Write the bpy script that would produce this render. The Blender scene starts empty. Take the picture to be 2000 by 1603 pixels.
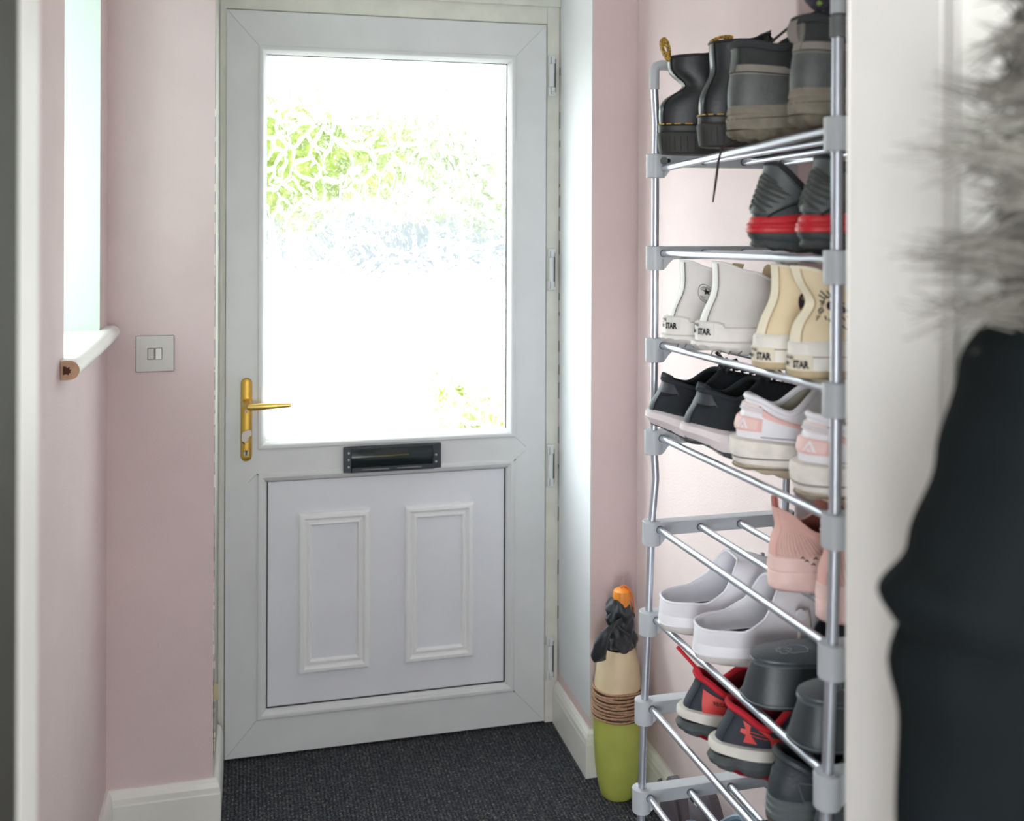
import bpy, bmesh, math, random
from mathutils import Vector, Matrix, noise
pi = math.pi
C = bpy.context.scene.collection
sc = bpy.context.scene
random.seed(7)

# ------------------------------------------------------------------ camera, world, lights, exposure
def srgb(r, g, b):
    f = lambda v: (v/255)/12.92 if v/255 <= .04045 else ((v/255+.055)/1.055)**2.4
    return (f(r), f(g), f(b), 1)

cam = bpy.data.cameras.new('camera'); cam_o = bpy.data.objects.new('camera', cam); C.objects.link(cam_o)
cam.sensor_width = 36; cam.lens = 2008.05*36/2000; cam.shift_y = (418.5-801.5)/2000
yaw, roll = .2485, .0036
cam_o.matrix_world = Matrix.Translation((.0646, -2.8443, 1.4703)) @ Matrix.Rotation(-yaw, 4, 'Z') @ Matrix.Rotation(pi/2-.0016, 4, 'X') @ Matrix.Rotation(roll, 4, 'Z')
cam.dof.use_dof = True; cam.dof.focus_distance = 2.05; cam.dof.aperture_fstop = 3.6
cam.clip_start = .02
sc.camera = cam_o

SKY = 8.0
w = bpy.data.worlds.new('world'); sc.world = w; w.use_nodes = True
bg = w.node_tree.nodes['Background']; bg.inputs[0].default_value = (.90, .955, 1, 1)
# hazy white sky, brighter towards the side window where the veiled sun stands
_t = w.node_tree; _g = _t.nodes.new('ShaderNodeTexCoord'); _d = _t.nodes.new('ShaderNodeVectorMath'); _d.operation = 'DOT_PRODUCT'
_d.inputs[1].default_value = Vector((-1, .55, .72)).normalized(); _t.links.new(_g.outputs['Generated'], _d.inputs[0])
_r = _t.nodes.new('ShaderNodeMapRange'); _r.inputs[1].default_value = .62; _r.inputs[2].default_value = 1; _r.inputs[3].default_value = SKY; _r.inputs[4].default_value = SKY*4
_t.links.new(_d.outputs['Value'], _r.inputs[0]); _t.links.new(_r.outputs[0], bg.inputs[1])
sc.view_settings.view_transform = 'Standard'; sc.view_settings.look = 'None'
sc.view_settings.exposure = 0; sc.view_settings.gamma = 1
sc.view_settings.use_curve_mapping = False
sc.cycles.use_denoising = True
sc.cycles.max_bounces = 10; sc.cycles.diffuse_bounces = 6; sc.cycles.transparent_max_bounces = 12
sc.cycles.sample_clamp_indirect = 12

def area(name, loc, rot, sx, sy, power, col=(1, 1, 1), portal=False):
    l = bpy.data.lights.new(name, 'AREA'); l.shape = 'RECTANGLE'; l.size = sx; l.size_y = sy
    l.energy = power; l.color = col
    if portal: l.cycles.is_portal = True
    o = bpy.data.objects.new(name, l); C.objects.link(o); o.location = loc; o.rotation_euler = rot
    return o
area('door_portal', (.44, .075, 1.37), (-pi/2, 0, 0), .70, 1.08, 1, portal=True)
area('window_portal', (-.50, -.64, 1.66), (0, -pi/2, 0), .90, .46, 1, portal=True)
area('hall_back_fill', (.15, -4.9, .70), (pi/2, 0, -.04), 1.5, 1.3, 36, (.93, .97, 1))  # unseen fill added behind the camera for the surfaces that face it
area('hall_right_fill', (1.25, -4.8, .95), (pi/2, 0, .40), .9, 1.6, 13, (.95, .98, 1))  # unseen fill added to brighten the left porch wall
area('hall_side_fill', (-.95, -4.85, .95), (pi/2, 0, -.52), .9, 1.7, 80, (.95, .98, 1))  # unseen fill added to brighten the right door lining and the rack
area('hall_overhead_fill', (.3, -3.9, 2.32), (0, 0, 0), .4, .4, 9, (1, .9, .78))  # warm overhead fill, added to light the unseen hall

# ------------------------------------------------------------------ helpers
def tagset(o, label=None, cat=None, group=None, kind=None):
    if label: o['label'] = label
    if cat: o['category'] = cat
    if group: o['group'] = group
    if kind: o['kind'] = kind
    return o

def link(name, me, mat, parent=None, smooth=True):
    o = bpy.data.objects.new(name, me); C.objects.link(o)
    if isinstance(mat, (list, tuple)):
        for m in mat: me.materials.append(m)
    elif mat: me.materials.append(mat)
    if parent: o.parent = parent
    if smooth:
        me.polygons.foreach_set('use_smooth', [True]*len(me.polygons))
        try: me.set_sharp_from_angle(angle=math.radians(38))
        except Exception: pass
    return o

class MB:
    def __init__(s): s.v = []; s.f = []; s.mi = []
    def add(s, vs, fs, mi=0):
        n = len(s.v); s.v += [tuple(v) for v in vs]; s.f += [tuple(i+n for i in f) for f in fs]; s.mi += [mi]*len(fs)
        return s
    def grid(s, rows, cu=False, cv=False, cap0=False, cap1=False, mi=0, flip=False):
        # rows: list of lists of points; cu closes each row
        nr, nc = len(rows), len(rows[0]); vs = [p for r in rows for p in r]; fs = []
        for i in range(nr if cv else nr-1):
            for j in range(nc if cu else nc-1):
                a = i*nc+j; b = i*nc+(j+1) % nc; c = ((i+1) % nr)*nc+(j+1) % nc; d = ((i+1) % nr)*nc+j
                fs.append((a, d, c, b) if flip else (a, b, c, d))
        for flag, base, rev in ((cap0, 0, not flip), (cap1, (nr-1)*nc, flip)):
            if flag:
                cen = sum((Vector(p) for p in vs[base:base+nc]), Vector())/nc
                vs.append(cen); k = len(vs)-1
                for j in range(nc):
                    t = (base+j, base+(j+1) % nc, k); fs.append(t[::-1] if rev else t)
        return s.add(vs, fs, mi)
    def box(s, x0, x1, y0, y1, z0, z1, mi=0):
        v = [(x, y, z) for z in (z0, z1) for y in (y0, y1) for x in (x0, x1)]
        return s.add(v, [(0, 2, 3, 1), (4, 5, 7, 6), (0, 1, 5, 4), (2, 6, 7, 3), (0, 4, 6, 2), (1, 3, 7, 5)], mi)
    def tube(s, pts, r, n=10, caps=True, closed=False, mi=0):
        pts = [Vector(p) for p in pts]; rs = r if isinstance(r, (list, tuple)) else [r]*len(pts)
        rows = []; up = Vector((0, 0, 1)); prev = None
        for i, p in enumerate(pts):
            if closed: d = pts[(i+1) % len(pts)]-pts[i-1]
            else: d = pts[min(i+1, len(pts)-1)]-pts[max(i-1, 0)]
            if d.length < 1e-9: d = Vector((0, 0, 1))
            d.normalize()
            if prev is None:
                a = d.cross(up)
                if a.length < .05: a = d.cross(Vector((1, 0, 0)))
            else:
                a = prev - d*prev.dot(d)
                if a.length < 1e-6: a = d.cross(up)
            a.normalize(); prev = a; b = d.cross(a)
            rows.append([p+rs[i]*(a*math.cos(2*pi*k/n)+b*math.sin(2*pi*k/n)) for k in range(n)])
        return s.grid(rows, cu=True, cv=closed, cap0=caps and not closed, cap1=caps and not closed, mi=mi)
    def lathe(s, prof, c=(0, 0, 0), n=48, mi=0, cap=True):
        rows = [[(c[0]+r*math.cos(2*pi*k/n), c[1]+r*math.sin(2*pi*k/n), c[2]+z) for k in range(n)] for r, z in prof]
        return s.grid(rows, cu=True, cap0=cap, cap1=False, mi=mi)
    def build(s, name, mat, parent=None, smooth=True, bevel=0, sub=0, fixn=True):
        me = bpy.data.meshes.new(name); me.from_pydata(s.v, [], s.f)
        for p, m in zip(me.polygons, s.mi): p.material_index = m
        if fixn or bevel:
            bm = bmesh.new(); bm.from_mesh(me)
            bmesh.ops.remove_doubles(bm, verts=bm.verts, dist=1e-6)
            bmesh.ops.recalc_face_normals(bm, faces=bm.faces)
            bm.to_mesh(me); bm.free()
        o = link(name, me, mat, parent, smooth)
        if bevel:
            m = o.modifiers.new('bevel', 'BEVEL'); m.width = bevel; m.segments = 2; m.limit_method = 'ANGLE'; m.angle_limit = .6
            m.harden_normals = True
        if sub:
            m = o.modifiers.new('sub', 'SUBSURF'); m.levels = sub; m.render_levels = sub
        return o

def empty(name, loc=(0, 0, 0), rz=0, label=None, cat=None, group=None, kind=None, rot=None):
    o = bpy.data.objects.new(name, None); C.objects.link(o); o.location = loc
    o.rotation_euler = rot if rot else (0, 0, rz); o.empty_display_size = .02
    return tagset(o, label, cat, group, kind)

# ------------------------------------------------------------------ materials
MATS = {}
def mat(name, col, rough=.5, metal=0, bump=0, bscale=200, var=0, vscale=30, spec=.5, sheen=0, coat=0, col2=None, stretch=None, detail=3):
    if name in MATS: return MATS[name]
    m = bpy.data.materials.new(name); m.use_nodes = True; MATS[name] = m
    nt = m.node_tree; b = nt.nodes['Principled BSDF']
    c = srgb(*col); b.inputs['Base Color'].default_value = c
    b.inputs['Roughness'].default_value = rough; b.inputs['Metallic'].default_value = metal
    b.inputs['Specular IOR Level'].default_value = spec
    if sheen: b.inputs['Sheen Weight'].default_value = sheen
    if coat: b.inputs['Coat Weight'].default_value = coat; b.inputs['Coat Roughness'].default_value = .15
    tc = nt.nodes.new('ShaderNodeTexCoord'); co = tc.outputs['Object']
    if stretch:
        mp = nt.nodes.new('ShaderNodeMapping'); mp.inputs['Scale'].default_value = stretch
        nt.links.new(co, mp.inputs[0]); co = mp.outputs[0]
    if var or col2:
        n = nt.nodes.new('ShaderNodeTexNoise'); n.inputs['Scale'].default_value = vscale; n.inputs['Detail'].default_value = 5
        nt.links.new(co, n.inputs['Vector'])
        r = nt.nodes.new('ShaderNodeValToRGB')
        if col2: c0, c1 = srgb(*col2), c
        else:
            c0 = tuple(v*(1-var) for v in c[:3])+(1,); c1 = tuple(min(1, v*(1+var)) for v in c[:3])+(1,)
        r.color_ramp.elements[0].position = .35; r.color_ramp.elements[1].position = .65
        r.color_ramp.elements[0].color = c0; r.color_ramp.elements[1].color = c1
        nt.links.new(n.outputs['Fac'], r.inputs[0]); nt.links.new(r.outputs[0], b.inputs['Base Color'])
    if bump:
        n = nt.nodes.new('ShaderNodeTexNoise'); n.inputs['Scale'].default_value = bscale; n.inputs['Detail'].default_value = detail
        nt.links.new(co, n.inputs['Vector'])
        bp = nt.nodes.new('ShaderNodeBump'); bp.inputs['Strength'].default_value = bump; bp.inputs['Distance'].default_value = .002
        nt.links.new(n.outputs['Fac'], bp.inputs['Height']); nt.links.new(bp.outputs[0], b.inputs['Normal'])
    return m

def wall_mat(name, col, dirt=.04):
    m = mat(name, col, .85, bump=.25, bscale=260, var=dirt, vscale=3)
    return m

pink = wall_mat('pink_wall_paint', (217, 199, 198))
whitep = mat('white_wall_paint', (236, 236, 233), .8, bump=.2, bscale=200, var=.03, vscale=4)
gloss = mat('white_gloss_paint', (232, 231, 226), .35, var=.04, vscale=6, bump=.1, bscale=40)
lining_m = mat('white_lining_paint', (244, 241, 238), .5, var=.02, vscale=4)
arch_m = mat('architrave_paint', (226, 223, 219), .5, var=.02, vscale=4)
upvc = mat('white_upvc', (216, 217, 219), .32, var=.025, vscale=9)
upvc_dirty = mat('aged_upvc', (216, 215, 206), .45, var=.06, vscale=14)
gap = mat('dark_gap', (40, 40, 40), .8)
gasket = mat('black_gasket', (30, 31, 32), .5)
steel = mat('brushed_steel', (176, 174, 170), .42, .75, bump=.1, bscale=60, stretch=(30, 1, 1))
steel2 = mat('switch_metal', (190, 188, 185), .3, .8)
gold = mat('polished_brass', (204, 164, 76), .36, .9, var=.05, vscale=30)
gold2 = mat('satin_brass', (226, 193, 112), .3, .9)
silver = mat('worn_silver', (178, 166, 158), .42, .8)
chrome = mat('satin_chrome_tube', (196, 200, 210), .38, .88)
grey_pl = mat('grey_plastic', (184, 187, 192), .42)
grey_dk = mat('dark_grey_plastic', (106, 108, 110), .5)
black_pl = mat('black_plastic', (34, 38, 42), .3)

def pinkreveal():
    m = bpy.data.materials.new('reveal_paint'); m.use_nodes = True; nt = m.node_tree; b = nt.nodes['Principled BSDF']
    b.inputs['Roughness'].default_value = .8
    g = nt.nodes.new('ShaderNodeNewGeometry'); s = nt.nodes.new('ShaderNodeSeparateXYZ'); nt.links.new(g.outputs['Position'], s.inputs[0])
    n = nt.nodes.new('ShaderNodeTexNoise'); n.inputs['Scale'].default_value = 9
    a = nt.nodes.new('ShaderNodeMath'); a.operation = 'MULTIPLY_ADD'; a.inputs[1].default_value = .012
    nt.links.new(n.outputs['Fac'], a.inputs[0]); nt.links.new(s.outputs['Z'], a.inputs[2])
    r = nt.nodes.new('ShaderNodeValToRGB'); r.color_ramp.interpolation = 'CONSTANT'
    r.color_ramp.elements[0].color = srgb(222, 202, 200); r.color_ramp.elements[1].color = srgb(216, 218, 220); r.color_ramp.elements[1].position = .152
    nt.links.new(a.outputs[0], r.inputs[0]); nt.links.new(r.outputs[0], b.inputs['Base Color'])
    return m
reveal = pinkreveal()

def carpet_mat():
    m = bpy.data.materials.new('ribbed_carpet'); m.use_nodes = True; nt = m.node_tree; b = nt.nodes['Principled BSDF']
    b.inputs['Roughness'].default_value = .95; b.inputs['Specular IOR Level'].default_value = .15
    tc = nt.nodes.new('ShaderNodeTexCoord')
    wv = nt.nodes.new('ShaderNodeTexWave'); wv.wave_type = 'BANDS'; wv.bands_direction = 'X'; wv.inputs['Scale'].default_value = 33
    wv.inputs['Distortion'].default_value = .6; wv.inputs['Detail'].default_value = 2; wv.inputs['Detail Scale'].default_value = 20
    nt.links.new(tc.outputs['Object'], wv.inputs['Vector'])
    v = nt.nodes.new('ShaderNodeTexVoronoi'); v.inputs['Scale'].default_value = 330; nt.links.new(tc.outputs['Object'], v.inputs['Vector'])
    n = nt.nodes.new('ShaderNodeTexNoise'); n.inputs['Scale'].default_value = 420; n.inputs['Detail'].default_value = 3; nt.links.new(tc.outputs['Object'], n.inputs['Vector'])
    sp = nt.nodes.new('ShaderNodeSeparateColor'); nt.links.new(v.outputs['Color'], sp.inputs[0])
    r = nt.nodes.new('ShaderNodeValToRGB'); e = r.color_ramp.elements
    e[0].position = 0; e[0].color = srgb(50, 52, 58); e[1].position = 1; e[1].color = srgb(150, 148, 144)
    for p, c in ((.45, (70, 73, 80)), (.75, (90, 93, 99)), (.93, (116, 116, 116))):
        x = e.new(p); x.color = srgb(*c)
    nt.links.new(sp.outputs[0], r.inputs[0])
    mx = nt.nodes.new('ShaderNodeMix'); mx.data_type = 'RGBA'; mx.blend_type = 'MULTIPLY'; mx.inputs[0].default_value = .55
    rr = nt.nodes.new('ShaderNodeValToRGB'); rr.color_ramp.elements[0].color = (.35, .35, .37, 1); rr.color_ramp.elements[0].position = .15; rr.color_ramp.elements[1].position = .6
    nt.links.new(wv.outputs['Color'], rr.inputs[0]); nt.links.new(r.outputs[0], mx.inputs[6]); nt.links.new(rr.outputs[0], mx.inputs[7])
    nt.links.new(mx.outputs[2], b.inputs['Base Color'])
    ad = nt.nodes.new('ShaderNodeMath'); ad.operation = 'MULTIPLY_ADD'; ad.inputs[1].default_value = .8
    nt.links.new(n.outputs['Fac'], ad.inputs[0]); nt.links.new(wv.outputs['Fac'], ad.inputs[2])
    bp = nt.nodes.new('ShaderNodeBump'); bp.inputs['Strength'].default_value = .9; bp.inputs['Distance'].default_value = .005
    nt.links.new(ad.outputs[0], bp.inputs['Height']); nt.links.new(bp.outputs[0], b.inputs['Normal'])
    return m

def glass_pattern():
    m = bpy.data.materials.new('obscured_glass'); m.use_nodes = True; nt = m.node_tree; nt.nodes.remove(nt.nodes['Principled BSDF'])
    out = nt.nodes['Material Output']
    tc = nt.nodes.new('ShaderNodeTexCoord')
    n0 = nt.nodes.new('ShaderNodeTexNoise'); n0.inputs['Scale'].default_value = 9; n0.inputs['Detail'].default_value = 2
    nt.links.new(tc.outputs['Object'], n0.inputs['Vector'])
    mx = nt.nodes.new('ShaderNodeVectorMath'); mx.operation = 'SCALE'; mx.inputs['Scale'].default_value = .09
    nt.links.new(n0.outputs['Color'], mx.inputs[0])
    av = nt.nodes.new('ShaderNodeVectorMath'); av.operation = 'ADD'; nt.links.new(tc.outputs['Object'], av.inputs[0]); nt.links.new(mx.outputs[0], av.inputs[1])
    v = nt.nodes.new('ShaderNodeTexVoronoi'); v.feature = 'DISTANCE_TO_EDGE'; v.inputs['Scale'].default_value = 18
    mp = nt.nodes.new('ShaderNodeMapping'); mp.inputs['Scale'].default_value = (1.25, 1, .75); nt.links.new(av.outputs[0], mp.inputs[0]); nt.links.new(mp.outputs[0], v.inputs['Vector'])
    rp = nt.nodes.new('ShaderNodeMapRange'); rp.inputs[1].default_value = 0; rp.inputs[2].default_value = .10; rp.inputs[3].default_value = 1; rp.inputs[4].default_value = 0; rp.interpolation_type = 'SMOOTHERSTEP'
    nt.links.new(v.outputs['Distance'], rp.inputs[0])
    n1 = nt.nodes.new('ShaderNodeTexNoise'); n1.inputs['Scale'].default_value = 60; n1.inputs['Detail'].default_value = 1; nt.links.new(mp.outputs[0], n1.inputs['Vector'])
    ad = nt.nodes.new('ShaderNodeMath'); ad.operation = 'MULTIPLY_ADD'; ad.inputs[1].default_value = .8; nt.links.new(n1.outputs['Fac'], ad.inputs[0]); nt.links.new(rp.outputs[0], ad.inputs[2])
    bp = nt.nodes.new('ShaderNodeBump'); bp.inputs['Strength'].default_value = 1; bp.inputs['Distance'].default_value = .004
    nt.links.new(ad.outputs[0], bp.inputs['Height'])
    rf = nt.nodes.new('ShaderNodeBsdfRefraction'); rf.inputs['IOR'].default_value = 1.45; rf.inputs['Roughness'].default_value = .06
    rf.inputs['Color'].default_value = (.97, .99, .97, 1)
    nt.links.new(bp.outputs[0], rf.inputs['Normal'])
    tr = nt.nodes.new('ShaderNodeBsdfTransparent'); tr.inputs[0].default_value = (.93, .96, .94, 1)
    gl = nt.nodes.new('ShaderNodeBsdfGlossy'); gl.inputs['Roughness'].default_value = .08; nt.links.new(bp.outputs[0], gl.inputs['Normal'])
    m1 = nt.nodes.new('ShaderNodeMixShader'); m1.inputs[0].default_value = .5; nt.links.new(tr.outputs[0], m1.inputs[1]); nt.links.new(rf.outputs[0], m1.inputs[2])
    m2 = nt.nodes.new('ShaderNodeMixShader'); m2.inputs[0].default_value = .05; nt.links.new(m1.outputs[0], m2.inputs[1]); nt.links.new(gl.outputs[0], m2.inputs[2])
    nt.links.new(m2.outputs[0], out.inputs[0])
    return m

def clear_glass():
    m = bpy.data.materials.new('clear_glass'); m.use_nodes = True; nt = m.node_tree; nt.nodes.remove(nt.nodes['Principled BSDF'])
    tr = nt.nodes.new('ShaderNodeBsdfTransparent'); tr.inputs[0].default_value = (.9, .95, .93, 1)
    gl = nt.nodes.new('ShaderNodeBsdfGlossy'); gl.inputs['Roughness'].default_value = .02
    m1 = nt.nodes.new('ShaderNodeMixShader'); m1.inputs[0].default_value = .06
    nt.links.new(tr.outputs[0], m1.inputs[1]); nt.links.new(gl.outputs[0], m1.inputs[2]); nt.links.new(m1.outputs[0], nt.nodes['Material Output'].inputs[0])
    return m

# ------------------------------------------------------------------ room shell
XL, XRV, XR, D, CEIL = -.26, .9304, 1.056, -.2866, 2.36
def struct(name, mb, m, **k): return tagset(mb.build(name, m, None, smooth=False, **k), kind='structure')

fl = MB().box(-1.4, 1.9, -5.4, .06, -.05, 0); struct('floor', fl, carpet_mat())
struct('ceiling', MB().box(-1.4, 1.9, -5.4, .10, CEIL, CEIL+.08), whitep)
# left wall of the porch with the side window opening
b = MB()
b.box(XL-.30, XL, -1.95, -.864, 0, CEIL); b.box(XL-.30, XL, -.41, .10, 0, CEIL)
b.box(XL-.30, XL, -.864, -.41, 0, 1.185); b.box(XL-.30, XL, -.864, -.41, 2.12, CEIL)
struct('wall_left', b, pink)
# back wall pieces either side of the door recess + above
struct('wall_back_left', MB().box(XL, -.0195, D, .10, 0, CEIL), pink)
b = MB().box(XRV, 1.36, D, .10, 0, CEIL)
struct('wall_back_right', b, pink)
struct('wall_back_top', MB().box(-.0195, XRV, D, .10, 2.085, CEIL), whitep)
# white painted skins of the recess
struct('trim_1', MB().box(XRV-.002, XRV, D+.001, 0, 0, 2.085), reveal)
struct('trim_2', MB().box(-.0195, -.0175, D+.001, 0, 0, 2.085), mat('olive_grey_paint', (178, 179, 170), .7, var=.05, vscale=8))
# right wall, stepping back behind the near half of the shoe rack
b = MB().box(XR, 1.36, -1.106, D, 0, CEIL).box(1.30, 1.36, -1.961, -1.106, 0, CEIL)
struct('wall_right', b, pink, bevel=.006)
# partition between the porch and the hall with its doorway
b = MB().box(.645, 1.9, -2.086, -1.961, 0, CEIL).box(-1.4, -.113, -2.086, -1.985, 0, CEIL).box(-.113, .645, -2.086, -1.961, 2.02, CEIL)
struct('wall_partition', b, whitep)
b = MB().box(.625, .645, -2.095, -1.959, 0, 2.02).box(-.113, -.095, -2.047, -1.979, 0, 2.02).box(-.095, .625, -2.095, -1.959, 1.998, 2.02)
struct('trim_3', b, lining_m, bevel=.002)
b = MB().box(.627, .702, -2.112, -2.0955, 0, 2.1)
for x in (.634, .692): b.box(x-.004, x+.004, -2.1145, -2.112, 0, 2.1)
struct('trim_4', b, arch_m, bevel=.004)
# hall behind the camera
b = MB().box(-1.46, -1.4, -5.4, -1.95, 0, CEIL).box(1.9, 1.96, -5.4, -1.95, 0, CEIL).box(-1.4, 1.9, -5.46, -5.4, 0, CEIL)
struct('wall_hall', b, whitep)
# open inner door, seen only as its dark face at the far left
dr = empty('door_2', (-.129, -2.050, 0), kind='structure')
b = MB().box(0, .034, -.70, 0, .01, 1.99); b.build('door_leaf', mat('dark_grey_door', (52, 50, 46), .7, var=.05, vscale=5), dr, False, bevel=.003)
b = MB().tube([(.034, -.65, 1.0), (.085, -.65, 1.0), (.09, -.62, 1.0), (.09, -.53, 1.0)], .009); b.build('door_handle', steel2, dr)

# baseboards
def board(name, pts, h=.118, th=.018, m=gloss):
    # pts: wall line; the board grows to the left of the walking direction, mitred at the corners
    prof = [(0, 0), (th, 0), (th, h-.034), (th-.001, h-.030), (th-.002, h-.018), (th-.006, h-.007), (th-.012, h), (0, h)]
    n = len(pts); ms = []
    for i in range(n):
        if i == 0 or i == n-1:
            a = Vector(pts[1])-Vector(pts[0]) if i == 0 else Vector(pts[-1])-Vector(pts[-2])
            a.normalize(); ms.append(Vector((-a.y, a.x)))
        else:
            a = (Vector(pts[i])-Vector(pts[i-1])).normalized(); c = (Vector(pts[i+1])-Vector(pts[i])).normalized()
            na = Vector((-a.y, a.x)); nc = Vector((-c.y, c.x)); mm = na+nc; ms.append(mm/mm.dot(na))
    rows = [[(p[0]+m_.x*o, p[1]+m_.y*o, z) for o, z in prof] for p, m_ in zip(pts, ms)]
    mb = MB().grid(rows, cu=True, cap0=True, cap1=True)
    return struct(name, mb, m)
board('baseboard_right', [(1.30, -1.95), (1.30, -1.106), (XR, -1.106), (XR, D), (XRV, D), (XRV, -.001)])
board('baseboard_left', [(-.0195, -.03), (-.0195, D), (XL, D), (XL, -1.95)])

# chipped plaster and filler along the left edge of the recess
b = MB(); rr = random.Random(3)
z = .16
while z < 1.7:
    h = rr.uniform(.004, .03); wd = rr.uniform(.0006, .0022)
    if .16 < z < .4: wd *= 2
    b.box(-.0195-wd*.4, -.0195+wd, D-.0008, D+.004, z, z+h); z += h+rr.uniform(.004, .05) if z > .55 else h+rr.uniform(.002, .02)
tagset(b.build('trim_5', mat('bare_plaster', (238, 230, 214), .9), None, False), kind='structure')
b = MB(); b.tube([(-.0185, D-.001, .405), (-.0190, D-.001, .33), (-.0185, D-.001, .27), (-.0192, D-.001, .16)], [.0004, .0011, .0013, .0005], 6)
b.tube([(-.0185, D-.001, .70), (-.0188, D-.001, .60)], .0006, 6)
tagset(b.build('trim_6', gap, None, False), kind='structure')
fm = MB(); fm.grid([[(-.019, D-.001, .345), (-.010, D-.001, .34)], [(-.019, D-.003, .32), (-.008, D-.003, .317)], [(-.018, D-.002, .305), (-.005, D-.004, .300)]])
o = tagset(fm.build('filler_flake', mat('yellow_filler', (190, 176, 140), .9), None, False), 'small yellowish flake of old filler peeling from the wall edge left of the front door', 'filler')
mdf = o.modifiers.new('s', 'SOLIDIFY'); mdf.thickness = .0015

# side window
win = empty('window_1', (XL-.24, -.637, 1.66), kind='structure')
b = MB()
for (y0, y1, z0, z1) in ((-.227, -.187, -.475, .46), (.187, .227, -.475, .46), (-.187, .187, -.475, -.43), (-.187, .187, .42, .46)):
    b.box(-.03, .02, y0, y1, z0, z1)
b.build('window_frame', upvc, win, False, bevel=.004)
MB().box(-.008, -.004, -.187, .187, -.43, .42).build('glass_pane', clear_glass(), win, False)
sk = MB().box(.02, .24, -.228, -.226, -.475, .46).box(.02, .24, .2255, .2275, -.475, .46).box(.02, .24, -.226, .2255, .458, .46)
sk.build('reveal', mat('cool_white_reveal', (205, 213, 207), .8), win, False)
# the sill board with its rounded, sawn-off nosing
zt = 1.2065-1.66
prof = [(.02, zt), (.236, zt)]
for k in range(13):
    a = pi/2-k*pi/12
    prof.append((.2525+.018*math.cos(a)+.002, zt-.0165+.0172*math.sin(a)))
prof += [(.241, zt-.0335), (.241, zt-.021), (.02, zt-.021)]
y0, y1 = -.224, .2265
b = MB().grid([[(x, y, z) for x, z in prof] for y in (y0, y1)], cu=True, cap0=True, cap1=True)
b.build('window_sill', gloss, win, True)
# nosing horns past the reveal
np_ = [(.241, zt)]+[(.2525+.018*math.cos(pi/2-k*pi/12)+.002, zt-.0165+.0172*math.sin(pi/2-k*pi/12)) for k in range(13)]+[(.241, zt-.0335)]
b = MB().grid([[(x, y, z) for x, z in np_] for y in (.2265, .318)], cu=True, cap0=True, cap1=True)
b.grid([[(x, y, z) for x, z in np_] for y in (-.262, y0)], cu=True, cap0=True, cap1=True)
b.build('sill_nosing', gloss, win, True)
wood = mat('sawn_wood', (196, 158, 130), .8, var=.12, vscale=90)
b = MB(); n = len(np_)
cc = Vector((.2475, 0, zt-.018))
inner = [(cc.x+(x-cc.x)*(.42+.07*math.sin(k*2.3)), cc.z+(z-cc.z)*(.42+.1*math.cos(k*1.7))) for k, (x, z) in enumerate(np_)]
b.grid([[(x, -.2632, z) for x, z in np_], [(x, -.2632, z) for x, z in inner]], cu=True)
b.build('sawn_end', wood, win, False)
MB().grid([[(x, -.2632, z) for x, z in inner], [(x, -.2622, z) for x, z in inner]], cu=True, cap1=True).build('end_hollow', mat('dark_hollow', (78, 48, 34), .9), win, False)

# light switch
sw = empty('light_switch', (-.154, D, 1.1352), label='square brushed steel switch plate with two rockers on the pink wall', cat='light switch')
b = MB().box(-.043, .043, -.006, 0, -.043, .043); b.build('face_plate', steel, sw, False, bevel=.0022)
for x, tilt in ((-.0085, 1), (.0085, -1)):
    MB().box(x-.0078, x+.0078, -.0066, -.0055, -.0135, .0135).build('rocker_gap', gap, sw, False)
    t = .0016*tilt
    t *= .6; v = [(x-.0068, -.0078-t, .0127), (x+.0068, -.0078-t, .0127), (x+.0068, -.0078+t, -.0127), (x-.0068, -.0078+t, -.0127)]
    v += [(a, -.005, c) for a, _, c in v]
    mb = MB().add(v, [(0, 1, 2, 3), (7, 6, 5, 4), (0, 4, 5, 1), (1, 5, 6, 2), (2, 6, 7, 3), (3, 7, 4, 0)])
    mb.build('rocker', steel2, sw, False, bevel=.0006)

# ------------------------------------------------------------------ front door
W, Z0, Z1 = .887, .008, 2.01
G = (.106, .774, .854, 1.895); P = (.1105, .7722, .1265, .7425)
door = empty('door_1', (0, 0, 0), kind='structure')
b = MB()
b.box(0, .083, 0, .06, Z0, Z1); b.box(.797, W, 0, .06, Z0, Z1)
b.box(.083, .797, 0, .06, 1.918, Z1); b.box(.083, .797, 0, .06, .766, .831); b.box(.083, .797, 0, .06, Z0, .103)
leaf = b.build('door_leaf', upvc, door, False)
def frame_profile(x0, x1, z0, z1, prof, parent, name, m):
    # prof: list of (inset from outer edge, y) swept round a rectangle, mitred
    cs = [(x0, z0, 1, 1), (x1, z0, -1, 1), (x1, z1, -1, -1), (x0, z1, 1, -1)]
    rows = [[(x+sx*i, y, z+sz*i) for i, y in prof] for x, z, sx, sz in cs]
    mb = MB(); nc = len(prof)
    vs = [p for r in rows for p in r]; fs = []
    for i in range(4):
        for j in range(nc-1):
            a = i*nc+j; c = ((i+1) % 4)*nc+j; fs.append((a, c, c+1, a+1))
    mb.add(vs, fs)
    return mb.build(name, m, parent, False)
bead = [(0, .002), (0, -.0035), (.003, -.006), (.010, -.006), (.013, -.004), (.019, .004), (.0225, .010), (.0225, .03)]
frame_profile(.083, .797, .831, 1.918, bead, door, 'glazing_bead', upvc)
frame_profile(.083, .797, .103, .766, [(0, .002), (0, -.003), (.004, -.005), (.011, -.005), (.014, -.002), (.019, .001), (.0245, .008), (.0255, .03)], door, 'panel_bead', upvc)
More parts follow.
